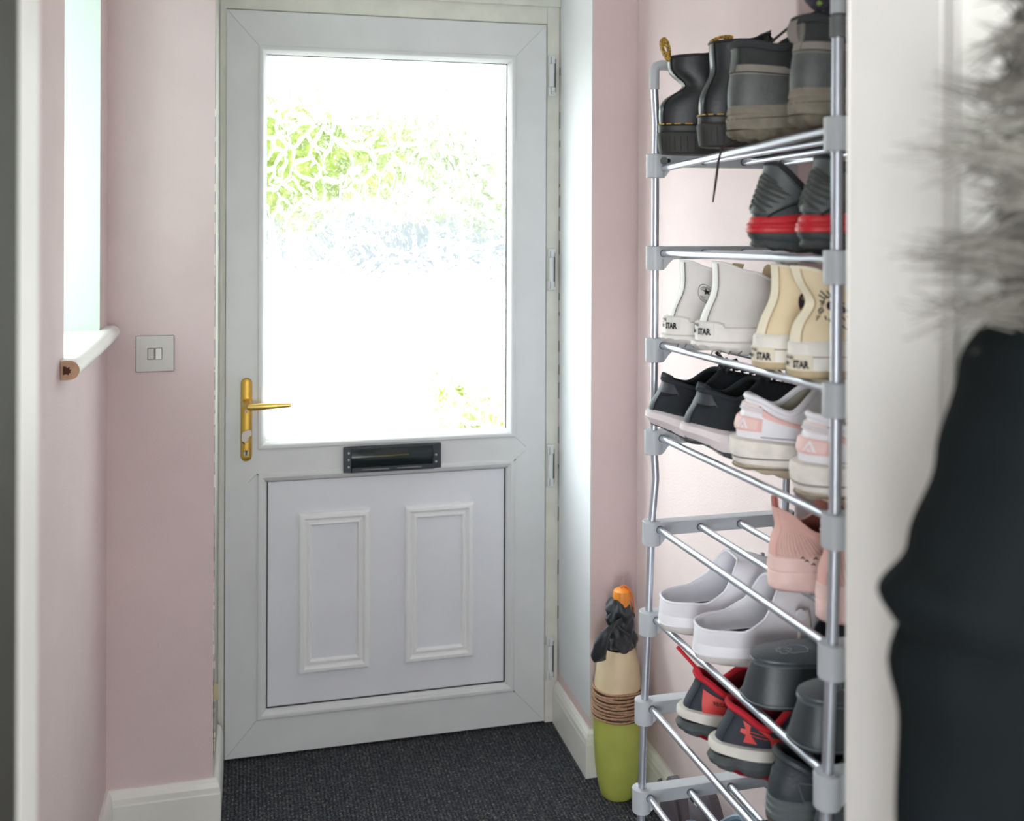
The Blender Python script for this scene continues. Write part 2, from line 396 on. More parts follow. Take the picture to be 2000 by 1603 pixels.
# thin dark gaskets
def rect_ring(x0, x1, z0, z1, wd, y):
    mb = MB()
    mb.box(x0, x1, y, y+.002, z0, z0+wd[0]); mb.box(x0, x1, y, y+.002, z1-wd[1], z1); mb.box(x0, x0+wd[2], y, y+.002, z0, z1); mb.box(x1-wd[3], x1, y, y+.002, z0, z1)
    return mb
rect_ring(.1045, .7755, .8525, 1.8965, (.0022, .004, .0016, .0045), .0135).build('glass_gasket', gasket, door, False)
rect_ring(.1085, .7715, .1285, .7405, (.0026, .0008, .0024, .0028), .0095).build('panel_gasket', gasket, door, False)
MB().box(.104, .776, .019, .0193, .852, 1.897).build('glass_pane', glass_pattern(), door, False)
b = MB().box(.1085, .7715, .012, .045, .1285, .7405); b.build('lower_panel', mat('panel_upvc', (226, 227, 234), .36, var=.015, vscale=6), door, False)
mp = [(0, .013), (.001, .004), (.006, .000), (.014, -.0005), (.0175, .003), (.0205, .0085), (.0235, .0085), (.0275, .004), (.0315, .0035), (.0345, .009), (.037, .0125)]
MB_ = mat('moulding_upvc', (236, 236, 238), .33)
frame_profile(.192, .387, .212, .650, mp, door, 'panel_moulding', MB_)
frame_profile(.483, .680, .212, .650, mp, door, 'panel_moulding', MB_)
# mitre lines
ml = mat('mitre_line', (176, 175, 170), .6)
mb = MB()
for x0, z0, x1, z1 in ((.004, Z1-.004, .083, 1.918), (W-.004, Z1-.004, .797, 1.918), (.004, Z0+.004, .083, .103), (W-.004, Z0+.004, .797, .103), (.06, .745, .083, .766), (.797, .766, .83, .79), (.797, .831, .83, .80)):
    mb.tube([(x0, -.0002, z0), (x1, -.0002, z1)], .0006, 4)
mb.build('mitre_seam', ml, door, False)
mb = MB(); mb.tube([(.082, -.0055, .767), (.106, .004, .7435)], .0013, 5); mb.tube([(.798, -.0055, .767), (.774, .004, .7435)], .0013, 5)
mb.tube([(.798, -.0055, .102), (.775, .004, .126)], .0009, 5)
mb.build('corner_crack', gap, door, False)
# handle
hd = empty('door_handle', (.054, 0, .914)); hd.parent = door
rows = []
for wdt, y in ((.0, -.0095), (.0105, -.0095), (.0132, -.008), (.0148, -.004), (.015, 0)):
    r = []
    hh = .1115-(.015-wdt)
    for k in range(40):
        a = 2*pi*k/40
        zc = (hh-wdt) if math.sin(a) >= 0 else -(hh-wdt)
        r.append((wdt*math.cos(a), y, zc+wdt*math.sin(a)))
    rows.append(r)
hp = MB().grid(rows, cu=True).build('back_plate', gold, hd)
mb = MB().tube([(.002, -.008, .043), (.002, -.016, .043), (.004, -.034, .042), (.010, -.046, .041)], [.0145, .0125, .0105, .010], 20)
mb.build('lever_neck', gold2, hd)
rows = []
for k in range(17):
    t = k/16; x = .004+t*.112; y = -.047+.004*math.sin(t*pi)+.006*t; z = .0405+.001*t
    ww = (.0092-.0026*max(0, t-.45)/.55)*min(1, .75+t*6)*(1 if t < .97 else .85); dd = .0065
    rows.append([(x, y+dd*math.cos(a), z+ww*math.copysign(abs(math.sin(a))**.75, math.sin(a))+(-.001*math.sin(t*pi))) for a in [2*pi*j/20 for j in range(20)]])
MB().grid(rows, cu=True, cap0=True, cap1=True).build('lever', gold2, hd)
MB().tube([(0, -.008, .022), (0, -.0112, .022)], .0038, 16).build('screw', silver, hd)
MB().tube([(0, -.011, .022), (0, -.0116, .022)], .0016, 8).build('screw_slot', mat('dark_screw', (70, 40, 36), .5), hd)
# snib: silver thumb turn worn over brass
sn = [(-.0125, -.012), (-.0128, .004), (-.009, .011), (-.002, .0145), (.006, .0165), (.0125, .014), (.0148, .007), (.0135, .000), (.008, -.004), (.005, -.012), (.003, -.0175), (-.006, -.018), (-.010, -.0145)]
v = [(x, -.0115, z-.042) for x, z in sn]+[(x, -.007, z-.042) for x, z in sn]; n = len(sn)
MB().add(v, [tuple(range(n)), tuple(range(2*n-1, n-1, -1))]+[(i, i+n, (i+1) % n+n, (i+1) % n) for i in range(n)]).build('thumb_turn', silver, hd, False, bevel=.0012)
mb = MB().tube([(-.0105, -.0105, -.0585), (-.004, -.0105, -.0645)], .0014, 6); mb.build('turn_shadow_slot', gap, hd)
MB().tube([(0, -.0085, -.088), (0, -.0125, -.088)], [.0080, .0072], 20).build('key_cylinder', silver, hd)
mb = MB().tube([(0, -.0122, -.084), (0, -.0130, -.084)], .0035, 12).box(-.0024, .0024, -.0131, -.012, -.0945, -.084)
mb.build('keyhole', black_pl, hd)
# letterbox
lb = empty('letterbox', (.4465, 0, .7915)); lb.parent = door
b = MB(); hw, hh = .1355, .0345
b.box(-hw, -hw+.022, -.011, 0, -hh, hh).box(hw-.022, hw, -.011, 0, -hh, hh).box(-hw+.022, hw-.022, -.011, 0, hh-.007, hh).box(-hw+.022, hw-.022, -.011, 0, -hh, -hh+.012)
b.build('surround', mat('letterbox_plastic', (46, 50, 58), .35), lb, False, bevel=.0015)
b = MB().grid([[(-hw+.022, -.004-.004*math.sin(k*pi/6), -hh+.012+k*.0083) , (hw-.022, -.004-.004*math.sin(k*pi/6), -hh+.012+k*.0083)] for k in range(7)])
b.build('flap', mat('letterbox_flap', (24, 36, 36), .12, coat=.6), lb)
MB().tube([(-.106, -.0068, .0045), (.045, -.0072, .0075)], .0012, 6).build('brass_strip', mat('tarnished_strip', (140, 108, 40), .4, .6), lb)
for x0, x1 in ((-.083, -.010), (.012, .080)):
    MB().box(x0, x1, -.0118, -.0108, -hh+.0055, -hh+.0072).build('slot_line', mat('pale_line', (150, 150, 152), .5), lb, False)
for x, z in ((-.121, .0195), (-.121, .001), (-.121, -.0185), (.121, .003), (.121, -.016)):
    MB().tube([(x, -.010, z), (x, -.0122, z)], .0028, 12).build('screw', grey_pl, lb)
MB().tube([(-.012, -.011, -hh+.004), (0, -.0125, -hh+.0025), (.012, -.011, -hh+.004)], [.001, .003, .001], 8).build('finger_lip', black_pl, lb)
# outer frame
b = MB().box(-.0175, -.002, .003, .075, 0, 2.085).box(W+.003, XRV-.002, .003, .075, 0, 2.085).box(-.002, W+.003, .003, .075, 2.013, 2.085)
b.box(-.0175, XRV-.002, -.008, .003, 2.062, 2.085)
b.box(-.0175, -.0105, -.003, .003, 0, 2.062)
b.build('door_frame', upvc_dirty, door, False, bevel=.002)
MB().box(-.002, W+.003, .03, .07, 0, .008).build('threshold', gap, door, False)
MB().box(-.0022, -.0002, .012, .02, .008, 2.012).box(W+.0004, W+.003, .012, .02, .008, 2.012).build('edge_gap', gap, door, False)
b = MB(); rr = random.Random(5); z = .3
while z < 2.0:
    h = rr.uniform(.01, .05); b.box(XRV-.0034, XRV-.0020, -.0016, .002, z, z+h); z += h+rr.uniform(.01, .12)
b.tube([(.86, -.0085, 2.0845), (.4, -.0085, 2.0842), (.1, -.0085, 2.0848)], .0009, 5)
b.build('edge_crack', mat('brown_crack', (104, 92, 74), .9), door, False)
for i, (zt_, zb_) in enumerate(((1.924, 1.806), (1.368, 1.247), (.803, .682), (.251, .125))):
    h = empty('hinge', (.902, 0, (zt_+zb_)/2)); h.parent = door; hh = (zt_-zb_)/2
    MB().tube([(0, -.005, -hh+.026), (0, -.005, hh-.026)], .0082, 14).build('hinge_barrel', upvc, h)
    MB().box(-.0105, .0105, -.010, .003, hh-.026, hh).box(-.0105, .0105, -.010, .003, -hh, -hh+.026).build('hinge_cap', upvc, h, False, bevel=.0025)
    g = MB().box(-.0035, .0085, -.0109, -.0098, hh-.0275, hh-.0262).box(-.0045, -.0035, -.0109, -.0098, hh-.0265, hh-.006)
    g.box(-.0035, .0085, -.0109, -.0098, -hh+.0262, -hh+.0272).box(-.0045, -.0035, -.0109, -.0098, -hh+.004, -hh+.0265).box(.009, .0102, -.0105, -.004, -hh+.01, hh-.012)
    if i in (0, 3):
        for x, z in ((-.001, 0), (.004, 0), (-.001, .006), (.004, .006)): g.tube([(x, -.0098, -hh+.006+z), (x, -.0108, -hh+.006+z)], .0011, 6)
    g.build('hinge_slot', gap, h, False)

# ------------------------------------------------------------------ outside
struct('ground', MB().box(-14, 18, .10, 30, -.06, -.01), mat('pale_paving', (214, 210, 204), .9, var=.06, vscale=1.5))
struct('trim_7', MB().box(-.02, .93, .06, .14, -.05, 0), gloss)
def bush(name, cx, cy, blobs, col, label, cat, seed, group=None):
    rr = random.Random(seed); mb = MB()
    for (x, y, z, r) in blobs:
        for k in range(int(620*r*r/.25)):
            d = Vector((rr.gauss(0, 1), rr.gauss(0, 1), rr.gauss(0, 1))).normalized()*r*(rr.uniform(.55, 1.06))
            c = Vector((x, y, z))+d
            if c.z < .03: continue
            a = Vector((rr.gauss(0, 1), rr.gauss(0, 1), rr.gauss(0, 1))).normalized(); bb = a.cross(d).normalized(); s = rr.uniform(.045, .085)
            mb.add([c-a*s, c+bb*s*.45, c+a*s, c-bb*s*.45+a*.01], [(0, 1, 2, 3)])
    t = empty(name, (cx, cy, 0), label=label, cat=cat, group=group)
    mb.build('foliage', mat(name+'_leaf_%d' % seed, col, .7, var=.25, vscale=2), t, False, fixn=False)
    st = MB()
    for (x, y, z, r) in blobs: st.tube([(x*.3, y*.3, 0), (x*.6, y, z*.5), (x, y, z)], [.03, .02, .01], 6)
    st.build('stem', mat('bush_bark', (186, 180, 170), .9), t)
    return t
bush('garden_bush', .40, 4.4, [(-.55, 0, 2.0, .48), (-.10, .1, 2.05, .45), (-.25, -.1, 1.8, .42), (.35, 0, 1.9, .42), (.0, .1, 1.72, .36), (-.7, 0, 1.75, .42)], (116, 134, 44),
     'bright green leafy bush blurred behind the upper left of the door glass', 'bush', 1)
bush('garden_bush', 1.65, 5.0, [(-.3, 0, 1.9, .5), (.3, 0, 1.75, .45), (.85, 0, 1.6, .38), (.0, 0, 2.1, .4)], (124, 133, 100),
     'paler green bush behind the right half of the door glass', 'bush', 2)
bush('low_shrub', 1.12, 2.1, [(0, 0, .52, .2), (.18, .1, .36, .22), (-.22, 0, .62, .16), (.3, 0, .2, .2)], (134, 146, 66),
     'small yellow-green shrub seen low at the right of the door glass', 'shrub', 3)
struct('wall_garden', MB().box(-12, 16, 17.9, 18.1, -.01, 1.5), mat('garden_wall_paint', (92, 95, 101), .9, var=.05, vscale=1))

struct('wall_sky_block', MB().box(-6.3, -6, -8, 5, -.01, 3.1), mat('sky_block_paint', (120, 116, 112), .9, var=.08, vscale=1))  # unseen wall added to block low sky light through the side window

# ------------------------------------------------------------------ vase with umbrella
VX, VY = .970, -.386
vs = empty('vase', (VX, VY, 0), label='tall green and cream vase with a rope band, standing in the corner', cat='vase')
prof = [(.030, .0), (.040, .0), (.044, .005), (.0505, .03), (.0565, .07), (.0605, .12), (.0625, .18), (.0622, .235), (.0590, .29), (.0525, .335), (.0450, .362), (.0400, .372), (.0375, .372), (.036, .360), (.045, .28), (.03, .03)]
import bisect
def vr(z):
    p = [q for q in prof[:12]]
    for i in range(len(p)-1):
        if p[i][1] <= z <= p[i+1][1] and p[i+1][1] > p[i][1]:
            t = (z-p[i][1])/(p[i+1][1]-p[i][1]); return p[i][0]+t*(p[i+1][0]-p[i][0])
    return .06
lo = [(r, z) for r, z in prof[:6]]+[(.0625, .18), (vr(.222), .222)]
hi = [(vr(.222), .222)]+[(r, z) for r, z in prof[7:]]
MB().lathe(lo).build('green_lower_body', mat('lime_glaze', (180, 188, 92), .35, var=.05, vscale=20), vs)
MB().lathe(hi, cap=False).build('cream_upper_body', mat('cream_glaze', (216, 196, 162), .45, var=.04, vscale=25), vs)
rope = mat('brown_rope', (172, 136, 108), .8, bump=.6, bscale=500, var=.2, vscale=160)
pts = []; N = 13*36
for k in range(N):
    a = 2*pi*k/36; z = .205+.070*k/N+.0025*math.sin(a*1.31+k*.01)+.0014*math.sin(a*3.7); r = vr(z)+.0026+.0006*math.sin(a*2.1)
    pts.append((r*math.cos(a), r*math.sin(a), z))
MB().tube(pts, .0026, 6).build('rope_coil', rope, vs)
MB().lathe([(vr(z_)+.0006, z_) for z_ in (.203, .225, .25, .276)], cap=False).build('band_ground', mat('dark_band', (84, 60, 44), .9), vs)
um = empty('umbrella', (VX, VY, .30), label='folded black umbrella with an orange handle standing in the vase', cat='umbrella')
orange = mat('orange_plastic', (226, 138, 48), .35, var=.05, vscale=40)
MB().tube([(0, 0, -.28), (0, 0, .17)], .006, 10).build('shaft', steel2, um)
b = MB().lathe([(.016, .150), (.0225, .152), (.0235, .175), (.0230, .205), (.0212, .213), (.015, .2175), (.008, .219), (0.0005, .2192)], (.010, 0, 0), 32)
b.build('handle', orange, um)
mb = MB().tube([(.006, -.002, .218), (.010, -.004, .2255), (.017, -.008, .2262), (.023, -.012, .221), (.031, -.015, .208), (.035, -.016, .19), (.0365, -.016, .17), (.036, -.016, .157), (.033, -.015, .153), (.030, -.014, .160), (.029, -.013, .175)], .0019, 8)
mb.tube([(.004, .003, .2175), (.012, .001, .2245), (.021, -.004, .2205), (.026, -.008, .212)], .0019, 8)
mb.build('wrist_cord', mat('orange_cord', (212, 112, 40), .7), um)
clothm = mat('black_umbrella_cloth', (36, 40, 46), .5, bump=.35, bscale=40, sheen=.2)
rows = []
for i in range(25):
    t = i/24; z = .070+t*.122
    rad = .034+.003*math.sin(t*9); r = []
    if t > .8: rad = .034-(t-.8)*.055
    if t < .25: rad += .007*math.sin((.25-t)/.25*pi/1.4)
    for j in range(48):
        a = 2*pi*j/48
        q = rad*(1+.13*math.sin(3*a+t*7)+.10*math.sin(7*a-t*11)+.05*math.sin(13*a+t*20))+.004*noise.noise(Vector((math.cos(a)*2, math.sin(a)*2, t*5)))*2
        r.append((.006+q*math.cos(a)*(1.02), q*math.sin(a)*.9, z+.005*math.sin(2*a+1)*(t)+.003*math.sin(5*a)))
    rows.append(r)
MB().grid(rows, cu=True, cap0=True).build('cloth', clothm, um, sub=1)
# big floppy fold hanging out over the left shoulder of the vase
rows = []
path = [(.0, -.012, .125), (-.020, -.022, .142), (-.040, -.030, .136), (-.056, -.036, .112), (-.063, -.036, .086), (-.058, -.034, .062), (-.046, -.032, .055)]
wd = [.020, .027, .032, .031, .027, .019, .004]
for i in range(25):
    t = i/24*(len(path)-1); k = min(int(t), len(path)-2); f = t-k
    p = Vector(path[k]).lerp(Vector(path[k+1]), f); ww = wd[k]*(1-f)+wd[k+1]*f
    r = []
    for j in range(28):
        a = 2*pi*j/28; q = ww*(1+.16*math.sin(3*a+i*.25)+.1*math.sin(5*a-i*.4))
        r.append((p.x+q*.75*math.cos(a), p.y+q*.55*math.sin(a), p.z+q*.55*math.cos(a+.7)))
    rows.append(r)
MB().grid(rows, cu=True, cap0=True, cap1=True).build('loose_fold', clothm, um, sub=1)
rows = []
for i in range(13):
    t = i/12; p = Vector((.018+.020*t, -.012, .108-.034*t)); ww = .016*(1-t*.35)
    rows.append([(p.x+ww*.8*math.cos(a)*(1+.2*math.sin(3*a)), p.y+ww*.6*math.sin(a), p.z+ww*.6*math.sin(a+.8)) for a in [2*pi*j/20 for j in range(20)]])
MB().grid(rows, cu=True, cap0=True, cap1=True).build('loose_fold', clothm, um, sub=1)
MB().tube([(-.016, -.026, .140), (-.004, -.032, .128), (.010, -.034, .116), (.020, -.030, .112)], [.002, .004, .004, .002], 8).build('closing_strap', clothm, um)
mb = MB().tube([(-.026, -.020, .166), (-.036, -.018, .152), (-.028, -.020, .132)], [.001, .006, .004], 8)
mb.build('cloth_tip', clothm, um)

# ------------------------------------------------------------------ shoe rack
YF, YN = -1.138, -1.722
XF = [.760, .760, .7595, .7585, .755, .7495, .742, .738, .735, .733]
ZFAR = [1.554, 1.391, 1.228, 1.065, .904, .745, .589, .433, .277, .118]
ZNEAR = [1.568, 1.405, 1.243, 1.083, .924, .767, .610, .454, .297, .136]
DX = .262
rack = empty('shoe_rack', (.88, -1.43, 0), label='tall ten-tier shoe rack of chrome tubes and grey plastic joints against the right wall', cat='shoe rack')
def loc(p): return (p[0]-.88, p[1]+1.43, p[2])
for yy, zz, far in ((YF, ZFAR, 1), (YN, ZNEAR, 0)):
    for dx in (0, DX):
        pts = [(XF[9]+dx, yy, .0)]+[(XF[i]+dx, yy, zz[i]) for i in range(9, -1, -1)]
        if far and dx == 0:
            # the tube is kinked between the fourth and fifth tiers
            pts = pts[:6]+[(XF[4]+.0005, yy, zz[4]+.02), (.7625, yy, .997), (.7625, yy, 1.004)]+pts[7:]
            pts = [p for i, p in enumerate(pts)]
        top = 1.700 if far else 1.705
        pts += [(XF[0]+dx+(.0015 if far and dx == 0 else 0), yy, zz[0]+.07), (XF[0]+dx-(.003 if far and dx == 0 else 0), yy, top)]
        MB().tube([loc(p) for p in pts], .0068 if far else .0073, 14).build('post', chrome, rack)
        MB().tube([loc((XF[9]+dx, yy, 0)), loc((XF[9]+dx, yy, .03))], [.014, .0105], 14).build('foot', grey_dk, rack)
        # elbow at the top
        x0 = XF[0]+dx-(.003 if far and dx == 0 else 0); sgn = 1 if dx == 0 else -1
        if far:
            mb = MB().tube([loc((x0, yy, 1.690)), loc((x0, yy, 1.722)), loc((x0+.003*sgn, yy, 1.730)), loc((x0+.012*sgn, yy, 1.733)), loc((x0+.040*sgn, yy, 1.733))], .0092, 14)
        else:
            mb = MB().tube([loc((x0, yy, 1.715)), loc((x0, yy, 1.800)), loc((x0+.003*sgn, yy, 1.808)), loc((x0+.012*sgn, yy, 1.811)), loc((x0+.040*sgn, yy, 1.811))], .0092, 14)
            MB().tube([loc((x0, yy, 1.686)), loc((x0, yy, 1.712))], .0098, 14).build('sleeve', grey_dk, rack)
        mb.build('elbow', grey_pl, rack)
    zt_ = 1.733 if far else 1.811
    MB().tube([loc((XF[0]+.02, yy, zt_)), loc((XF[0]+DX-.02, yy, zt_))], .0062, 12).build('top_bar', grey_dk, rack)
def bracket(i, yy, z, far):
    x0 = XF[i]; s = -1 if far else 1   # direction towards the middle of the rack
    mb = MB()
    for dx in (0, DX):
        mb.tube([loc((x0+dx, yy, z-.021)), loc((x0+dx, yy, z+.021))], .0165, 24)
        # gusset
        d = 1 if dx == 0 else -1
        v = []
        for yo in (-.010, .010):
            v += [loc((x0+dx+d*.010, yy+yo, z-.020)), loc((x0+dx+d*.0165, yy+yo, z-.018)), loc((x0+dx+d*.022, yy+yo, z-.010)), loc((x0+dx+d*.030, yy+yo, z-.003)), loc((x0+dx+d*.038, yy+yo, z)), loc((x0+dx+d*.038, yy+yo, z+.01)), loc((x0+dx+d*.010, yy+yo, z+.01))]
        mb.add(v, [tuple(range(7)), tuple(range(13, 6, -1))]+[(k, k+7, (k+1) % 7+7, (k+1) % 7) for k in range(7)])
    yc = yy+s*.002
    a = loc((x0, yc, z))
    mb.box(a[0], a[0]+DX, a[1]-.013, a[1]+.013, z-.002, z+.0205)
    o = mb.build('side_bracket', grey_pl, rack, True, bevel=.0012)
    for k in range(4):
        x = x0+.007+k*.0775+.002
        MB().tube([loc((x, yy+s*.012, z+.0085)), loc((x, yy+s*.0185, z+.0085))], .0068, 14).build('rod_socket', grey_dk, o)
for i in range(10):
    bracket(i, YF, ZFAR[i], True); bracket(i, YN, ZNEAR[i], False)
    for k in range(4):
        x = XF[i]+.007+k*.0775+.002
        dr_ = .014 if i == 0 and k == 0 else 0   # the front tube of the top tier has slipped down at the far end
        MB().tube([loc((x, YF-.010, ZFAR[i]+.0085-dr_)), loc((x, YN+.010, ZNEAR[i]+.0085))], .0058, 14).build('rod', chrome, rack)
MB().tube([loc((XF[0]+.0185, YF-.0135, ZFAR[0]+.009)), loc((XF[0]+.0185, YF-.0150, ZFAR[0]+.009))], .004, 12).build('screw_hole', gap, rack)
def shelf_z(i, y):
    i -= 1; t = (y-YF)/(YN-YF); return ZFAR[i]*(1-t)+ZNEAR[i]*t+.0085+.0058
# ------------------------------------------------------------------ shoes
def smooth(a, b, x):
    t = max(0, min(1, (x-a)/(b-a))); return t*t*(3-2*t)
def lerpt(tab, x):
    for (x0, y0), (x1, y1) in zip(tab, tab[1:]):
        if x <= x1:
            t = (x-x0)/(x1-x0); t = t*t*(3-2*t) if len(tab) > 2 else t
            return y0+(y1-y0)*t
    return tab[-1][1]

class Shoe:
    """toe along +X, heel back at x=0, camera-side at -Y; u runs 0 (heel) -> .25 (camera side) -> .5 (toe) -> 1"""
    def __init__(s, L=.27, wh=.034, wb=.047, xc0=.008, xc1=.115, wc=.03, zh=.09, zm=.07, zf=.10, zb=.03,
                 b=.004, h1=.35, h2=.35, pinch=0, th=.045, va=.06, vd=.02, p=.62, pc=.8, lip=None, dent=0, tc=.6, tw=.2):
        s.__dict__.update(locals())
    def W(s, t): return lerpt([(0, s.wh), (.28, s.wh*.98), (.45, s.wh*1.02), (.72, s.wb), (.9, s.wb*.93), (1, s.wb*.85)], t)
    def out(s, u, off=0, L=None, x0=0, k=1):
        c, sn = math.cos(2*pi*u), math.sin(2*pi*u); t = (1-c)/2; L = L or s.L
        y = -math.copysign(s.W(t)*k*abs(sn)**(s.p+.14*(1-smooth(0, .35, t)))+off*abs(sn)**.5, sn)
        return Vector((x0+t*L-off*c, y, 0))
    def top(s, u):
        c, sn = math.cos(2*pi*u), math.sin(2*pi*u); t = (1-c)/2
        z = lerpt([(0, s.zh), (.5, s.zm), (1, s.zf)], t)
        return Vector((s.xc0+t*(s.xc1-s.xc0), -math.copysign(s.wc*abs(sn)**s.pc, sn), z))
    def S(s, u, t, off=0):
        u = u % 1
        p = s._S(u, t)
        if off:
            e = 1e-3; du = s._S((u+e) % 1, t)-s._S((u-e) % 1, t); dt = s._S(u, min(1, t+e))-s._S(u, max(0, t-e))
            n = du.cross(dt)
            if n.length > 1e-12: p = p+n.normalized()*off
        return p
    def _S(s, u, t):
        B = s.out(u); B.z = s.zb; T = s.top(u); c, sn = math.cos(2*pi*u), math.sin(2*pi*u)
        f = smooth(.35, .95, (1-c)/2); H = T.z-B.z
        o = Vector((-c, -sn, 0))
        P1 = B+o*(s.b*(1-f)+.004*f)+Vector((0, 0, (1-f)*s.h1*H+f*s.th))
        P2 = T+Vector((f*s.va+(1-f)*s.pinch*max(0, c), 0, -(1-f)*s.h2*H-f*s.vd))
        P2.y += (1-f)*s.pinch*.8*math.copysign(abs(sn), sn)
        a = 1-t
        q = B*a**3+P1*(3*a*a*t)+P2*(3*a*t*t)+T*t**3
        if s.dent: q.x += s.dent*max(0, c)**1.5*math.exp(-((t-s.tc)/s.tw)**2)
        return q
    def upper(s, m, par, name='upper', nu=56, nt=18, t0=0):
        rows = [[s.S(j/nu, t0+(1-t0)*i/nt) for j in range(nu)] for i in range(nt+1)]
        return MB().grid(rows, cu=True).build(name, m, par)
    def lining(s, m, par, nu=40, th=.004, zi=None, m2=None):
        rows = []; zi = zi or s.zb+.006; n = 12
        for i in range(n+1):
            t = 1-i/n*.96; rows.append([s.S(j/nu, t, -(.0012 if i == 0 else th)) for j in range(nu)])
        ln_ = MB().grid(rows, cu=True).build('lining', m, par)
        ins = [[(cx_, cy_, zi) for cx_, cy_ in [(s.out(j/nu, -.004, k=.97, L=s.L-.006, x0=.003).x, s.out(j/nu, -.004, k=.97, L=s.L-.006, x0=.003).y) for j in range(nu)]]]
        if m2: MB().grid(ins, cu=True, cap0=True).build('insole', m2, ln_)
    def collar(s, m, par, r=.004, name='collar', n=48, k=1):
        MB().tube([s.top(j/n)+Vector((0, 0, -r*.3)) for j in range(n)], r, 8, closed=True).build(name, m, par)
    def sole(s, m, par, z0, z1, offs, name='midsole', rock=(.0, .0), nu=64, wave=None, zt=None, cap=True):
        """offs: list of (v, offset, ) from bottom to top"""
        rows = []
        for v, off in offs:
            r = []
            for j in range(nu):
                u = j/nu; t = (1-math.cos(2*pi*u))/2; p = s.out(u, off)
                lo = z0+rock[0]*(1-smooth(0, .30, t))**1.6+rock[1]*smooth(.70, 1, t)
                hi = z1 if not zt else z1+lerpt(zt, t)
                if wave: lo += wave(u, t)
                p.z = lo+(hi-lo)*v; r.append(p)
            rows.append(r)
        return MB().grid(rows, cu=True, cap0=True, cap1=cap).build(name, m, par)
    def so(s, u, z, off=0): p = s.out(u % 1, off); p.z = z; return p
    def patch(s, q, m, par, name, off=.0012, n=10, k=10, f=None, edge=True):
        """q: four (u,t) corners bl,br,tr,tl"""
        f = f or s.S; rows = []
        for i in range(k+1):
            v = i/k; r = []
            for j in range(n+1):
                w_ = j/n
                u = (q[0][0]*(1-w_)+q[1][0]*w_)*(1-v)+(q[3][0]*(1-w_)+q[2][0]*w_)*v
                t = (q[0][1]*(1-w_)+q[1][1]*w_)*(1-v)+(q[3][1]*(1-w_)+q[2][1]*w_)*v
                r.append((u, t))
            rows.append(r)
        mb = MB(); g = [[f(u, t, off) for u, t in r] for r in rows]; mb.grid(g)
        if edge:
            bd = rows[0]+[r[-1] for r in rows[1:]]+rows[-1][::-1][1:]+[r[0] for r in rows[::-1][1:-1]]
            mb.grid([[f(u, t, off) for u, t in bd], [f(u, t, -.0004) for u, t in bd]], cu=True)
        return mb.build(name, m, par)
    def line(s, pts, r, m, par, name='seam', off=.0006, n=16, f=None, closed=False):
        f = f or s.S; P = []
        for a, b in zip(pts, pts[1:]):
            for k in range(n): P.append(f(a[0]+(b[0]-a[0])*k/n, a[1]+(b[1]-a[1])*k/n, off))
        if not closed: P.append(f(pts[-1][0], pts[-1][1], off))
        return MB().tube(P, r, 6, closed=closed).build(name, m, par)
    def poly(s, polys, u0, t0, sc_, m, par, name, off=.0016, f=None, asp=1, sh=0):
        """flat shapes (lists of 2D points in metres, fan-triangulated) wrapped onto the surface"""
        f = f or s.S; e = 2e-3
        lu = (f(u0+e, t0, 0)-f(u0-e, t0, 0)).length/(2*e); lt = (f(u0, t0+e, 0)-f(u0, t0-e, 0)).length/(2*e)
        vs = []; fs = []
        for pl in polys:
            n = len(vs)
            for x, y in pl: vs.append(f(u0+x*sc_*asp/lu, t0+(y+sh*x)*sc_/lt, off))
            fs.append(tuple(range(n, n+len(pl))))
        me = bpy.data.meshes.new(name); me.from_pydata(vs, [], fs)
        return link(name, me, m, par, False)
    def text(s, txt, u0, t0, size, m, par, name='lettering', off=.0012, f=None, asp=1, arc=None, bold=.0, sh=0):
        cu = bpy.data.curves.new('txt', 'FONT'); cu.body = txt; cu.size = 1; cu.align_x = 'CENTER'; cu.align_y = 'CENTER'; cu.offset = bold; cu.resolution_u = 2
        o = bpy.data.objects.new('txt', cu); C.objects.link(o); bpy.context.view_layer.update()
        me = bpy.data.meshes.new_from_object(o.evaluated_get(bpy.context.evaluated_depsgraph_get()))
        bpy.data.objects.remove(o); bpy.data.curves.remove(cu)
        f = f or s.S; e = 2e-3
        lu = (f(u0+e, t0, 0)-f(u0-e, t0, 0)).length/(2*e); lt = (f(u0, t0+e, 0)-f(u0, t0-e, 0)).length/(2*e)
        for v in me.vertices:
            x, y = v.co.x*size*asp, v.co.y*size
            if arc:
                R_, a0, sg = arc; a = a0-sg*x/R_; rr_ = R_+sg*y; x, y = rr_*math.cos(a), rr_*math.sin(a)
            v.co = f(u0+x/lu, t0+(y+sh*x)/lt, off)
        me.name = name
        return link(name, me, m, par, False)
    def tongue(s, m, par, w=.024, h=.022, back=.004, name='tongue', th=.006, len_=.05):
        rows = []
        for i in range(9):
            t = i/8; z = s.zf-.012+(h+.012)*t; x = s.xc1-.002-back*t-.006*math.sin(t*pi)+(1-t)*.008
            ww = w*(.85+.25*t)*(1 if t < .9 else .85); r = []
            for j in range(16):
                a = 2*pi*j/16; yy = ww*math.cos(a); r.append((x+th*.5*math.sin(a)-.10*abs(yy), yy, z))
            rows.append(r)
        return MB().grid(rows, cu=True, cap0=True, cap1=True).build(name, m, par)
    def laces(s, m, par, n=5, x0=.0, r=.0022, du=.035, t0=.62, t1=.97, name='lace'):
        mb = MB()
        for i in range(n):
            t = t0+(t1-t0)*i/(n-1); P = []
            for k in range(9):
                w_ = k/8; u = .5-du+2*du*w_; p = s.S(u, t, .003); p.z += .003*math.sin(pi*w_); P.append(p)
            mb.tube(P, r, 6)
        return mb.build(name, m, par)

